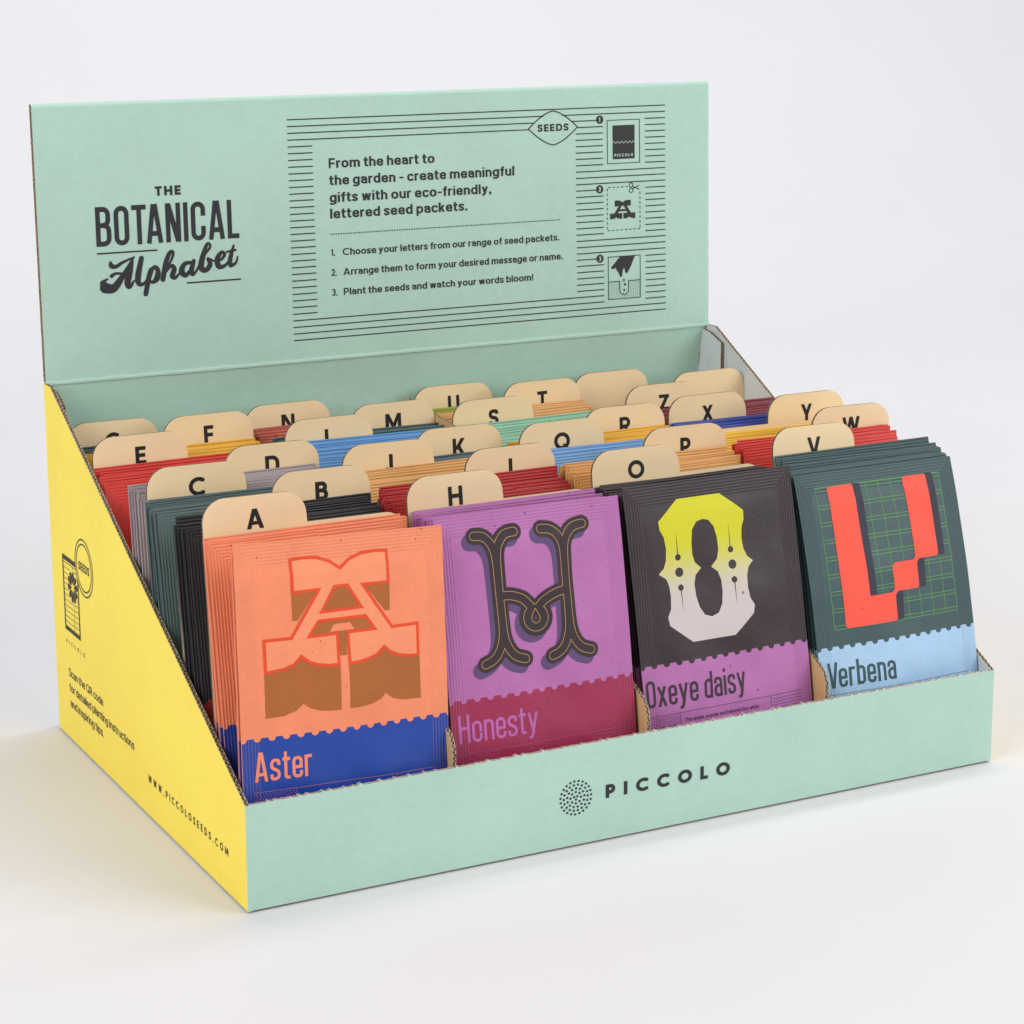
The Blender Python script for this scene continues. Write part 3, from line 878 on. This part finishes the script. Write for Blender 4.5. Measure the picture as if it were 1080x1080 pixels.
class Pouch:
    """flat sealed pouch, standing in its own x-z plane, curling back by phi1 (rad per metre)"""
    def __init__(self, width, height, phi1, bulge, seed, crumple=1.0):
        self.w, self.h, self.k, self.b = width, height, phi1, bulge
        r = random.Random(seed)
        self.ph = [r.uniform(0, 6.3) for _ in range(4)]
        self.am = r.uniform(.5, 1.0) * crumple
    def mid(self, h):
        return self.k * h * h / 2
    def puff(self, u, h):
        e = min(u, self.w - u) - .0078
        t = min(self.h - h - .0095, h - .006)
        d = min(e, t)
        # rounded pouch corner
        if e < .006 and t < .006:
            d = .006 - math.hypot(.006 - e, .006 - t)
        s = sm(d / .0055)
        x = max(0, e) / (self.w / 2 - .0078); y = max(0.0, min(.95, h / self.h))
        big = sm(x * 1.25) * (0.45 + 0.55 * math.sin(math.pi * min(1, y * 1.05) ** .8))
        wr = .00026 * self.am * (math.sin(u * 120 + h * 60 + self.ph[0]) + math.sin(h * 105 - u * 70 + self.ph[1]) + .6 * math.sin(h * 210 + u * 160 + self.ph[2]) + 1.2 * math.sin(u * 55 - h * 48 + self.ph[3]) * math.sin(h * 66 + self.ph[0]))
        return max(-.00012, s * .0004 + s * self.b * big + s * wr * (.25 + .75 * big))
    def front(self, u, h, lift=0.0):
        edge = .0001 * math.sin(h * 160 + self.ph[3])
        return (u, self.mid(h) - .00028 - self.puff(u, h) + edge - lift, h)
    def on_mesh(self, u, h, lift):
        """point on the triangulated front sheet"""
        nx, nz = len(self.us) - 1, len(self.hs) - 1
        a = min(max(u / self.w, 0), .99999) * nx; c = min(max(h / self.h, 0), .99999) * nz
        i, j = int(a), int(c); fa, fc = a - i, c - j
        g = lambda p, q: self.front(self.us[p], self.hs[q])[1]
        y00, y11 = g(i, j), g(i + 1, j + 1)
        if fa >= fc: y = y00 + (g(i + 1, j) - y00) * (fa - fc) + (y11 - y00) * fc
        else: y = y00 + (g(i, j + 1) - y00) * (fc - fa) + (y11 - y00) * fa
        return (u, y - lift, h)
    def backs(self, u, h):
        return (u, self.mid(h) + .00028 + self.puff(u, h) * .35 + .0001 * math.sin(h * 160 + self.ph[3]), h)
    def mesh(self, name, mats, nx, nz):
        us = [self.w * i / nx for i in range(nx + 1)]
        hs = [self.h * j / nz for j in range(nz + 1)]
        self.us, self.hs = us, hs
        vs = [self.front(u, h) for h in hs for u in us] + [self.backs(u, h) for h in hs for u in us]
        N = (nx + 1) * (nz + 1)
        id_ = lambda i, j: j * (nx + 1) + i
        fs = []
        for j in range(nz):
            for i in range(nx):
                fs.append((id_(i, j), id_(i + 1, j), id_(i + 1, j + 1)))
                fs.append((id_(i, j), id_(i + 1, j + 1), id_(i, j + 1)))
                fs.append((N + id_(i, j), N + id_(i, j + 1), N + id_(i + 1, j + 1), N + id_(i + 1, j)))
        nf = len(fs)
        for j in range(nz):
            fs.append((id_(0, j), id_(0, j + 1), N + id_(0, j + 1), N + id_(0, j)))
            fs.append((id_(nx, j), N + id_(nx, j), N + id_(nx, j + 1), id_(nx, j + 1)))
        for i in range(nx):
            fs.append((id_(i, 0), N + id_(i, 0), N + id_(i + 1, 0), id_(i + 1, 0)))
            fs.append((id_(i, nz), id_(i + 1, nz), N + id_(i + 1, nz), N + id_(i, nz)))
        me = bpy.data.meshes.new(name)
        me.from_pydata(vs, [], fs)
        for m in mats: me.materials.append(m)
        me.polygons.foreach_set('use_smooth', [k < nf for k in range(len(fs))])
        me.polygons.foreach_set('material_index', [0 if k < nf else 1 for k in range(len(fs))])
        e = bmesh.new(); e.from_mesh(me)
        for ed in e.edges:
            if len(ed.link_faces) == 2 and ed.link_faces[0].material_index != ed.link_faces[1].material_index:
                ed.smooth = False
        e.to_mesh(me); e.free()
        return me

def set_pose(o, x, y, z, lean, yaw=0.0, roll=0.0):
    o.rotation_mode = 'YXZ'
    o.location = (x, y, z)
    o.rotation_euler = (-lean, -roll, yaw)

# letter: (upper colour, lower colour, words for the colour)
COL = dict(
    A=((240, 138, 98), (16, 62, 154), 'orange and blue'), B=((34, 31, 36), (170, 40, 44), 'near black'),
    C=((78, 100, 99), (150, 60, 60), 'slate green'), D=((168, 154, 158), (90, 70, 110), 'pale mauve grey'),
    E=((208, 50, 40), (120, 30, 40), 'bright red'), F=((236, 182, 52), (60, 90, 120), 'golden yellow'),
    G=((52, 74, 78), (226, 170, 50), 'dark teal'), H=((175, 103, 165), (152, 34, 74), 'purple and crimson'),
    I=((178, 32, 34), (60, 60, 70), 'deep red'), J=((222, 168, 100), (80, 90, 90), 'tan orange'),
    K=((76, 98, 102), (200, 80, 60), 'slate grey'), L=((92, 148, 204), (200, 80, 60), 'sky blue'),
    M=((66, 90, 90), (200, 120, 60), 'dark slate green'), N=((188, 88, 70), (60, 60, 90), 'terracotta'),
    O=((46, 32, 36), (175, 106, 167), 'dark brown and pink'), P=((228, 170, 100), (90, 40, 60), 'light orange'),
    Q=((116, 164, 212), (60, 60, 90), 'light blue'), R=((232, 178, 46), (90, 60, 60), 'mustard yellow'),
    S=((144, 196, 166), (60, 60, 70), 'mint green'), T=((228, 172, 106), (60, 90, 100), 'apricot'),
    U=((150, 162, 44), (120, 80, 50), 'lime green'), V=((53, 79, 82), (162, 196, 226), 'slate green and pale blue'),
    W=((216, 58, 50), (80, 40, 50), 'scarlet'), X=((44, 66, 156), (200, 180, 60), 'royal blue'),
    Y=((238, 188, 50), (80, 80, 90), 'warm yellow'), Z=((126, 28, 48), (60, 60, 70), 'maroon'))
# card: (y, z) of the tab's upper edge, packet height visible below it (m)
TAB = dict(A=(.0548, .1698, .0187), B=(.0889, .1700, .0134), C=(.1290, .1690, .0134), D=(.1504, .1704, .0124), E=(.2075, .1687, .0184), F=(.2355, .1693, .0133), G=(.2543, .1672, .0123),
    H=(.0569, .1683, .0147), I=(.0916, .1696, .0125), J=(.1339, .1685, .0130), K=(.1500, .1688, .0138), L=(.2043, .1682, .0108), M=(.2282, .1675, .0121), N=(.2600, .1660, .0155),
    O=(.0639, .1686, .0172), P=(.0961, .1694, .0119), Q=(.1377, .1686, .0120), R=(.1551, .1690, .0114), S=(.2159, .1668, .0127), T=(.2468, .1672, .0116), U=(.2660, .1660, .0133),
    V=(.0604, .1706, .0143), W=(.0949, .1706, .0115), Y=(.1348, .1702, .0174), X=(.1593, .1695, .0122), Z=(.2054, .1676, .0175), b2=(.2312, .1664, .02), b1=(.2650, .1650, .02))
ORDER = ['ABCDEFG', 'HIJKLMN', 'OPQRSTU', ['V', 'W', 'Y', 'X', 'Z', 'b2', 'b1']]
LEFT = set('ACEGHJLNOQSUVXZ') | {'b1'}

M_CARD = paper('kraft_card', (236, 211, 169), 0.7, 0.03, grain=900.0)
M_CARD_EDGE = flute('kraft_card_edge', (150, 134, 116), pitch=1.9)
M_LETTER = paper('black_tab_ink', (30, 29, 31), 0.6, 0.1)
CARD_T = 0.0015
CW, TW = 0.0950, 0.0485

def card_outline(H, left):
    sh = H - .0145
    def arc(cx, cy, r, a0, a1, n=8):
        return [(cx + r * math.cos(math.radians(a0 + (a1 - a0) * i / n)), cy + r * math.sin(math.radians(a0 + (a1 - a0) * i / n))) for i in range(n + 1)]
    r = .0105
    p = [(0, 0), (CW, 0)]
    p += arc(CW - .008, sh - .008, .008, 0, 90, 6)
    p += [(TW + .0002, sh)]
    p += arc(TW - r, H - r, r, 0, 90)
    p += arc(r, H - r, r, 90, 180)
    if not left:
        p = [(CW - x, y) for x, y in p][::-1]
    return p

def divider(k, ci, lean):
    y, z, vis = TAB[k]
    H = (z - .0031) / math.cos(lean)
    y0 = y - (z - .0031) * math.tan(lean)
    left_ = k in LEFT
    o = panel('divider_card', card_outline(H, left_), CARD_T, lambda u, v, w: (u, w, v), [M_CARD, M_CARD, M_CARD_EDGE], None)
    set_pose(o, .1 * ci + .0037, y0, .0031, lean, random.uniform(-.010, .010), random.uniform(-.006, .006))
    if k in ('b1', 'b2'):
        tag(o, 'blank tan divider card with unlettered tab to the right of the T tab' if k == 'b1' else 'blank tan divider card with unlettered tab just behind the X tab', 'divider card', 'divider cards with rounded tabs')
    else:
        tag(o, 'tan divider card whose rounded tab carries a black letter %s' % k, 'divider card', 'divider cards with rounded tabs')
        mb = MB()
        cx = (TW / 2 if left_ else CW - TW / 2) * 1000
        mb.flat(fill(capitals(k, cx, H * 1000 - 14.9, 8.9, t=.215)), lambda a, b: (a / 1000, -.00010, b / 1000))
        mb.build('letter', [M_LETTER], o)
    return y0

# front packet of each column: x, y, lean, curl, yaw, roll, height, scallop line
FRONT = dict(A=(.0014, .0046, .080, .30, -.004, -.027, .1553, .0712), H=(.1028, .0045, .0995, .75, -.003, -.001, .1545, .0720),
             O=(.2046, .0045, .152, .48, 0, .010, .1571, .0725), V=(.3025, .0045, .0945, 1.75, -.003, .004, .1507, .0672))
FRONT_W = dict(A=.0975, H=.0945, O=.0935, V=.0950)
Z0P = 0.0032
NPK = 11
packets_front = {}
for ci, order in enumerate(ORDER):
    y_prev, lean_prev = None, None
    first = True
    for k in order:
        yt, zt, vis = TAB[k]
        lean = {0: .085}.get(0) if first else random.uniform(.060, .085)
        if first: lean = {'A': .10, 'H': .11, 'O': .125, 'V': .12}[k]
        y_card = divider(k, ci, lean)
        if k in COL:
            top, bottom, words = COL[k]
            if first:
                fx0, fy0, fl_, curl, fyaw, froll, fh, fs = FRONT[k]
                yb0, l0 = fy0, fl_
            else:
                yb0, l0 = y_prev + CARD_T + .0016, lean_prev
                curl = random.uniform(.0, .35); fs = .0745; fh = PH
            yb1, l1 = y_card - .0016, lean
            mat = packet_paper('packet_print_' + k.lower(), top, bottom, fs, PW, PH)
            edge_c = tuple(int(c * .84 + 22) for c in top)
            edge = paper('packet_edge_' + k.lower(), edge_c, .85, .2)
            kinds = []
            for q in range(3):
                pz = Pouch(PW - .0004 * q, PH, curl * (1 if first else .6 + .3 * q), .00075, hash((k, q)) % 9999 if False else (ord(k) * 7 + q * 31))
                me = pz.mesh('seed_packet', [mat, edge], 14, 22); me['curl'] = pz.k
                kinds.append(me)
            ztop = zt - vis
            zoff_top = ztop - PH * math.cos(l1)
            src = None
            grp = 'seed packets of the %s stack' % words
            # packets stand in loose bundles that lean on their card
            rg = random.Random(ord(k) * 17)
            steps = [rg.choice([.3, .4, .6, 1.0, 1.0, 3.4]) for _ in range(NPK - 1)]
            if first: steps = {'A': [1.3, .5, .5, .5, 3.6, .8, .8, .7, .8, .8], 'H': [1.3, .6, 2.2, .7, 1.9, .6, 1.6, .7, .8, .8], 'O': [1.3, .6, .6, .6, .6, .7, 1.5, .6, .7, .7], 'V': [1.3, .6, .6, 2.6, .6, .6, .6, 2.4, .7, .7]}[k]
            tot = sum(steps); pos_f = [sum(steps[:j]) / tot for j in range(NPK)]
            room = (yb1 - yb0)
            spread = rg.uniform(.72, .9)
            drop = rg.uniform(.00035, .0006)
            top_room = rg.uniform(.010, .015)
            if first:
                stt = {'A': [1.6, .6, .5, .5, 21, .9, .9, .7, .8, .8], 'H': [1.7, .8, 2.4, .9, 2.4, .8, 1.9, .8, .8, .8], 'O': [1.7, .8, .8, .8, .8, .9, 1.9, .7, .8, .8], 'V': [1.7, .6, .6, 3.0, .6, .6, .6, 3.0, .7, .7]}[k]
                pos_t = [sum(stt[:j]) / sum(stt) for j in range(NPK)]
                fl_curl = curl * fh * fh / 2
            for j in range(NPK):
                r = random.Random(ord(k) * 100 + j)
                if first and j == 0:
                    pz = Pouch(FRONT_W[k], fh, curl, .0012, ord(k), 1.7)
                    fm = packet_paper('packet_print_front_' + k.lower(), top, bottom, fs, FRONT_W[k], fh)
                    me = pz.mesh('seed_packet', [fm, edge], 40, 66)
                    o = bpy.data.objects.new('seed_packet', me); col.objects.link(o)
                    set_pose(o, fx0, fy0, Z0P, fl_, fyaw, froll)
                    packets_front[k] = (o, pz)
                    continue
                me = kinds[r.randrange(3)]
                if src is None:
                    o = bpy.data.objects.new('seed_packet', me); col.objects.link(o); src = o
                    tag(o, '%s seed packet in the stack filed in front of card %s' % (words, k) if not first else '%s seed packet filed between the front packet and card %s' % (words, k), 'seed packet', grp)
                else:
                    o = src.copy(); o.data = me; col.objects.link(o)
                zz = zoff_top - .0004 - (NPK - 1 - j) * drop + r.uniform(-.0009, .0007)
                zz = max(.0031 + r.uniform(0, .0006), zz)
                slip = r.random() < .16 and 0 < j < NPK - 1
                if slip: zz += r.uniform(.0008, .0016) if not first else -.001
                zz = max(.0031, zz)
                x = .1 * ci + .0030 + r.uniform(-.0006, .0022)
                if first and j < 4: x = fx0 + r.uniform(-.0004, .0012)
                x = min(x, .1 * ci + .0050)
                # feet spread over the slot, heads lean together against the card
                kc = me['curl']
                y_hi = y_card + (zt - vis) * math.tan(lean) - (.0022 if first else .0013) - .0011 * (NPK - 1 - j) / 10     # card face at the height of the heads
                if first:
                    y_lo = fy0 + (fh * math.sin(fl_) + fl_curl)
                    fb, ft = pos_f[j], pos_t[j]
                else:
                    y_lo = y_prev + PH * math.tan(lean_prev) + CARD_T + .001
                    fb = 1 - spread * (1 - pos_f[j])
                    ft = 1 - min(1.0, top_room / max(.004, y_hi - y_lo)) * (1 - pos_f[j])
                yt_ = y_lo + (y_hi - y_lo) * ft
                yb_ = yb0 + (yb1 - yb0) * fb
                ln = math.asin(max(-.3, min(.4, (yt_ - yb_ - kc * PH * PH / 2) / PH)))
                jt = .25 if first and j < 5 else 1.0
                rl = FRONT[k][5] if first and j < 5 else 0.0
                set_pose(o, x, yb_, zz, ln + jt * r.uniform(-.003, .003), jt * r.uniform(-.007, .007), rl + jt * r.uniform(-.011, .011))
        y_prev, lean_prev = y_card, lean
        first = False

LBL = dict(A='orange and blue Aster packet with large outlined letter A, foremost in its column', H='purple and crimson Honesty packet with large dark letter H, foremost in its column',
           O='dark brown and pink Oxeye daisy packet with yellow-white letter O, foremost in its column', V='slate green and pale blue Verbena packet with red letter V over a grid')
for k, (o, pz) in packets_front.items():
    tag(o, LBL[k], 'seed packet', 'front seed packets')

# ---- artwork printed on the four front packets
def put(mb, o_pz, shape, lift, mat):
    pz = o_pz
    z0 = Z0P * 1000
    mb.flat(shape, lambda x, y: pz.on_mesh(x / 1000, y / 1000 - Z0P, lift), mat)

def gfill(pz, pos, neg=()):
    return fill(pos, neg, ([u * 1000 for u in pz.us], [h * 1000 + Z0P * 1000 for h in pz.hs]))

def inset(poly, d):
    p = ccw([Vector(q) for q in poly] and [tuple(q) for q in poly])
    n = len(p); out = []
    for i in range(n):
        a, b, c = Vector(p[i - 1]), Vector(p[i]), Vector(p[(i + 1) % n])
        d1 = (b - a).normalized(); d2 = (c - b).normalized()
        n1 = Vector((-d1.y, d1.x)); n2 = Vector((-d2.y, d2.x))
        m = n1 + n2
        L = m.length_squared
        m = m * (2 / L) if L > .15 else n1
        out.append((b.x + m.x * d, b.y + m.y * d))
    return out

def fleck_ink(name, rgb): return paper(name, rgb, .62, .08, fleck=True)
L1, L2, L3 = .00010, .00017, .00024

# A
o, pz = packets_front['A']
ms = [fleck_ink('brown_ink', (170, 98, 48)), fleck_ink('red_orange_ink', (228, 76, 38)), fleck_ink('orange_letter_ink', (242, 146, 106))]
mb = MB()
brown = [[(24.7, 135.4), (36.0, 135.6), (27.2, 123.6), (24.9, 123.6)], [(59.4, 135.6), (70.9, 135.6), (70.7, 123.6), (68.3, 123.6)], A_CTR,
         [(33.4, 116.7), (37.1, 121.7), (58.5, 121.7), (61.8, 116.8)],
         [(45.9, 117.0), (49.7, 117.0), (49.2, 106.3), (46.1, 106.3)],
         [(11.4, 102.4), (11.2, 82.6), (19.6, 82.9), (25.0, 84.5), (28.4, 87.2), (31.4, 84.9), (35.7, 83.4), (40.5, 82.8), (45.6, 82.7), (45.8, 102.4), (35.6, 103.2), (28.4, 107.4), (20.5, 102.9)],
         [(49.8, 102.4), (49.8, 82.7), (54.9, 82.8), (59.8, 83.4), (64.2, 84.9), (67.0, 87.3), (70.2, 84.6), (75.6, 83.1), (84.3, 82.7), (84.1, 102.0), (74.3, 103.2), (67.0, 107.4), (59.8, 103.2)]]
put(mb, pz, gfill(pz, brown, [[(41.7, 117.0), (44.0, 120.3), (51.6, 120.3), (53.7, 117.0)]]), L1, 0)
red = gfill(pz, [A_OUT], [A_CTR])
put(mb, pz, red, L2, 1)
put(mb, pz, gfill(pz, [inset(A_OUT, 1.35)], [inset(A_CTR, -1.35)]), L3, 2)
mb.build('letter_artwork', ms, o, smooth=True)
mb = MB()
put(mb, pz, gfill(pz, condensed('Aster', 5.4, 55.3, 12.9, 26.0, t=.108)), L1, 0)
mb.build('name_lettering', [fleck_ink('orange_name_ink', (236, 136, 104))], o, smooth=True)

# H
o, pz = packets_front['H']
ms = [fleck_ink('violet_shadow_ink', (94, 72, 112)), fleck_ink('black_brown_ink', (56, 44, 48)), fleck_ink('gold_line_ink', (196, 150, 106))]
arms = [[(18.7, 147.5), (23.0, 146.9), (26.4, 143.6), (28.2, 138.5), (28.7, 131)], [(39.0, 147.5), (34.4, 146.9), (30.8, 143.6), (29.0, 138.5), (28.7, 131)],
        [(29.0, 108), (28.6, 101.0), (26.8, 95.6), (23.6, 91.6), (18.9, 89.7)], [(29.0, 108), (29.4, 101.0), (31.2, 95.6), (34.4, 91.6), (39.2, 89.7)],
        [(52.6, 147.2), (57.2, 146.4), (60.8, 143.2), (62.6, 138.2), (63.0, 131)], [(74.2, 147.2), (69.2, 146.4), (65.4, 143.2), (63.4, 138.2), (63.0, 131)],
        [(62.6, 108), (62.2, 101.0), (60.4, 95.2), (57.2, 91.2), (52.8, 89.3)], [(62.6, 108), (63.0, 101.0), (64.8, 95.2), (68.2, 91.2), (73.0, 89.3)],
        [(28.8, 119.4), (34.5, 119.0), (40.0, 116.9), (43.6, 113.3)], [(62.9, 118.6), (57.0, 117.6), (51.6, 115.4), (48.4, 113.0)]]
stems = [[(28.7, 132), (29.0, 107)], [(63.0, 132), (62.6, 107)]]
loop = disc(46.0, 107.6, 4.7, 28)
def hshape(r, dx=0, dy=0, loop_r=None):
    ps = []
    for a in arms: ps += stroke([(x + dx, y + dy) for x, y in catmull(a, 5)], r, caps=True)
    for s in stems: ps += stroke([(x + dx, y + dy) for x, y in s], r)
    ps += [disc(46.0 + dx, 107.6 + dy, (4.7 + r) if loop_r is None else loop_r, 30)]
    return ps
RO = 3.75
core = [disc(46.0, 107.2, 1.0, 12)]
mb = MB()
put(mb, pz, gfill(pz, hshape(RO, -2.5, -2.6)), L1, 0)
put(mb, pz, gfill(pz, hshape(RO), [[(46.0, 108.6), (45.2, 106.9), (46.8, 106.9)]]), L2, 1)
put(mb, pz, gfill(pz, hshape(2.02, loop_r=6.3), hshape(1.77, loop_r=6.05)), L3, 2)
tear = catmull([(46.0, 111.8), (44.3, 108.8), (43.9, 106.9), (45.0, 105.4), (46.0, 105.1), (47.0, 105.4), (48.1, 106.9), (47.7, 108.8), (46.0, 111.8)], 3)
put(mb, pz, gfill(pz, stroke(tear[:-1], .13, True)), L3 + .00003, 2)
mb.build('letter_artwork', ms, o, smooth=True)
mb = MB()
put(mb, pz, gfill(pz, condensed('Honesty', 3.6, 55.6, 12.9, 39.2, t=.10)), L1, 0)
mb.build('name_lettering', [fleck_ink('purple_name_ink', (180, 100, 168))], o, smooth=True)

# O
o, pz = packets_front['O']
b = NT('yellow_to_white_ink')
tc = b.n('ShaderNodeTexCoord').outputs['Object']
sep = b.n('ShaderNodeSeparateXYZ'); b.put(sep.inputs[0], tc)
st = b.math('MULTIPLY', b.math('SINE', b.math('MULTIPLY', sep.outputs[0], 2 * math.pi / .00085)), .0055)
g = b.ramp(b.math('ADD', sep.outputs[2], st), .1010, .1270)
cc = b.mix(g, lin((200, 190, 188)), lin((206, 202, 42)))
cc = flecks(b, tc, cc)
m_grad = b.out(cc, .62)
O_OUT = [(28.5, 151.7), (52.2, 151.7), (64.0, 142.2), (63.7, 137.9), (62.2, 134.6), (61.6, 129.6), (62.0, 124.4), (63.6, 120.2), (66.7, 117.7), (63.5, 115.0), (62.0, 111.2), (61.5, 105.6), (62.3, 100.3), (64.5, 96.6), (63.6, 92.7), (52.2, 83.8), (28.8, 83.9), (17.6, 93.0), (17.0, 97.1), (19.0, 100.8), (19.5, 107.0), (19.2, 111.5), (18.0, 115.1), (14.2, 117.8), (17.3, 120.2), (18.9, 123.8), (19.6, 129.2), (19.0, 134.6), (17.2, 138.4), (17.0, 142.3)]
O_HOLE = [(40.5, 140.9), (43.7, 140.1), (46.3, 136.7), (47.6, 131.4), (47.8, 125.7), (46.6, 121.3), (43.0, 117.8), (46.3, 115.1), (47.7, 110.9), (47.8, 105.3), (46.8, 99.7), (44.3, 95.7), (40.5, 94.4), (36.8, 95.7), (34.4, 99.8), (33.3, 105.1), (33.2, 110.7), (34.3, 114.8), (37.6, 117.9), (34.4, 121.0), (33.3, 124.8), (33.2, 130.2), (34.2, 136.5), (37.0, 140.1)]
holes = [O_HOLE]
for x in (25.5, 54.7):
    holes += [disc(x, 124.5, 1.55, 20), disc(x, 117.4, 2.25, 24), disc(x, 110.1, 1.55, 20), [(x - .05, 136.7), (x - .28, 125.5), (x + .28, 125.5), (x + .05, 136.7)], [(x - .28, 109), (x - .05, 98.9), (x + .05, 98.9), (x + .28, 109)]]
mb = MB()
put(mb, pz, gfill(pz, [O_OUT], holes), L1, 0)
mb.build('letter_artwork', [m_grad], o, smooth=True)
m_dark = fleck_ink('dark_name_ink', (62, 48, 58))
mb = MB()
put(mb, pz, gfill(pz, condensed('Oxeye daisy', 1.4, 56.0, 12.8, 54.8, t=.110)), L1, 0)
mb.build('name_lettering', [m_dark], o, smooth=True)

# V
o, pz = packets_front['V']
ms = [fleck_ink('green_grid_ink', (98, 150, 86)), fleck_ink('charcoal_shadow_ink', (52, 54, 66)), fleck_ink('coral_ink', (244, 88, 70))]
grid = []
gx0, gx1, gz0, gz1 = 11.0, 85.7, 78.4, 147.2
w = .17
for k in range(11):
    x = gx0 + (gx1 - gx0) * k / 10
    grid.append(rect(x - w, gz0, x + w, gz1))
for k in range(9):
    z = gz0 + (gz1 - gz0) * k / 8.25
    grid.append(rect(gx0, z - w, gx1, z + w))
    if z + 2 < gz1: grid.append(rect(gx0, z + 1.7 - w, gx1, z + 1.7 + w))
grid.append(rect(gx0, gz1 - 2 * w, gx1, gz1))
def rr(p, r): return rounded([(x, y, r) for x, y in p], True, 5)
RED = [(17.8, 147.0, 1.5), (33.2, 147.0, 1.5), (33.0, 92.4, .5), (48.2, 92.4, 1.3), (48.3, 106.6, 1.5), (63.0, 106.6, 1.3), (63.0, 147.2, 1.5), (77.6, 147.2, 1.5), (77.7, 106.8, 1.5), (63.6, 106.8, 1.2), (63.4, 92.6, 1.5), (48.6, 92.6, 1.2), (48.2, 78.4, 1.5), (17.4, 78.4, 1.5)]
RED = [(17.8, 147.0, 1.6), (33.2, 147.0, 1.6), (33.0, 92.4, .3), (46.6, 92.4, .6), (48.3, 94.2, .6), (48.3, 105.0, 1.6), (50.0, 106.6, 1.6), (61.4, 106.6, .6), (63.1, 108.4, .6), (63.1, 147.2, 1.6), (77.6, 147.2, 1.6), (77.7, 106.8, 1.6), (65.4, 106.8, .6), (63.7, 105.0, .6), (63.5, 92.6, 1.6), (50.2, 92.6, .6), (48.5, 90.8, .6), (48.2, 78.4, 1.6), (17.4, 78.4, 1.6)]
shad = [rounded([(31, 147.0, .3), (37.6, 147.0, 1.4), (37.2, 92.4, .3), (31, 92.4, .3)], True), rounded([(75, 147.2, .3), (81.9, 147.2, 1.4), (82.0, 106.9, 1.4), (75, 106.9, .3)], True),
        rounded([(61, 106.7, .3), (68.4, 106.7, .3), (67.8, 92.7, 1.4), (61, 92.7, .3)], True), rounded([(46, 92.5, .3), (53.0, 92.5, .3), (52.5, 78.5, 1.4), (46, 78.5, .3)], True)]
mb = MB()
put(mb, pz, gfill(pz, grid, [rect(0, 0, 1, 1)]), L1, 0)
put(mb, pz, gfill(pz, shad), L2, 1)
put(mb, pz, gfill(pz, [rounded(RED, True, 5)]), L3, 2)
mb.build('letter_artwork', ms, o, smooth=True)
m_teal = fleck_ink('teal_name_ink', (58, 84, 88))
mb = MB()
put(mb, pz, gfill(pz, condensed('Verbena', 4.5, 50.3, 12.6, 39.2, t=.115)), L1, 0)
mb.build('name_lettering', [m_teal], o, smooth=True)

# ruled boxes, dots and small print along the foot of each front packet
FINE = dict(A=(4.8, 24.0, 71.2, 89.5, 50.8, paper('orange_hairline', (190, 110, 120))), H=(3.0, 22.2, 70.9, 88.6, 51.0, paper('pink_hairline', (176, 84, 136))),
            O=(2.7, 18.6, 69.1, 88.1, 51.6, m_dark), V=(4.2, 22.0, 70.0, 89.0, 47.0, m_teal))
for k, (a, b1, c1, d1, z, m) in FINE.items():
    o, pz = packets_front[k]
    ps = [rect(a, z - .11, d1, z + .11), rect(b1 - .11, z - 9, b1 + .11, z), rect(c1 - .11, z - 9, c1 + .11, z)]
    for i in range(12):
        for j in range(5):
            x = a + .9 + i * (b1 - a - 1.6) / 11.5 + (.6 if j % 2 else 0)
            zz = z - 1.0 - j * 1.05
            if x < b1 - .5: ps.append(disc(x, zz, .26, 6))
    for j in range(5):
        ps.append(rect(c1 + 1.2, z - 1.7 - j * 1.5 - .1, d1, z - 1.7 - j * 1.5 + .1))
    mb = MB()
    put(mb, pz, gfill(pz, ps), L1, 0)
    if k == 'O':
        put(mb, pz, fill(sentence('The simple, popular and beloved tiny white', 20.7, 47.0, 1.75, 41.2, .14)), L1, 0)
        put(mb, pz, fill(sentence('the PLANT', 3.2, 44.2, 1.9, 13.6, .17)), L1, 0)
    mb.build('fine_print', [m], o)
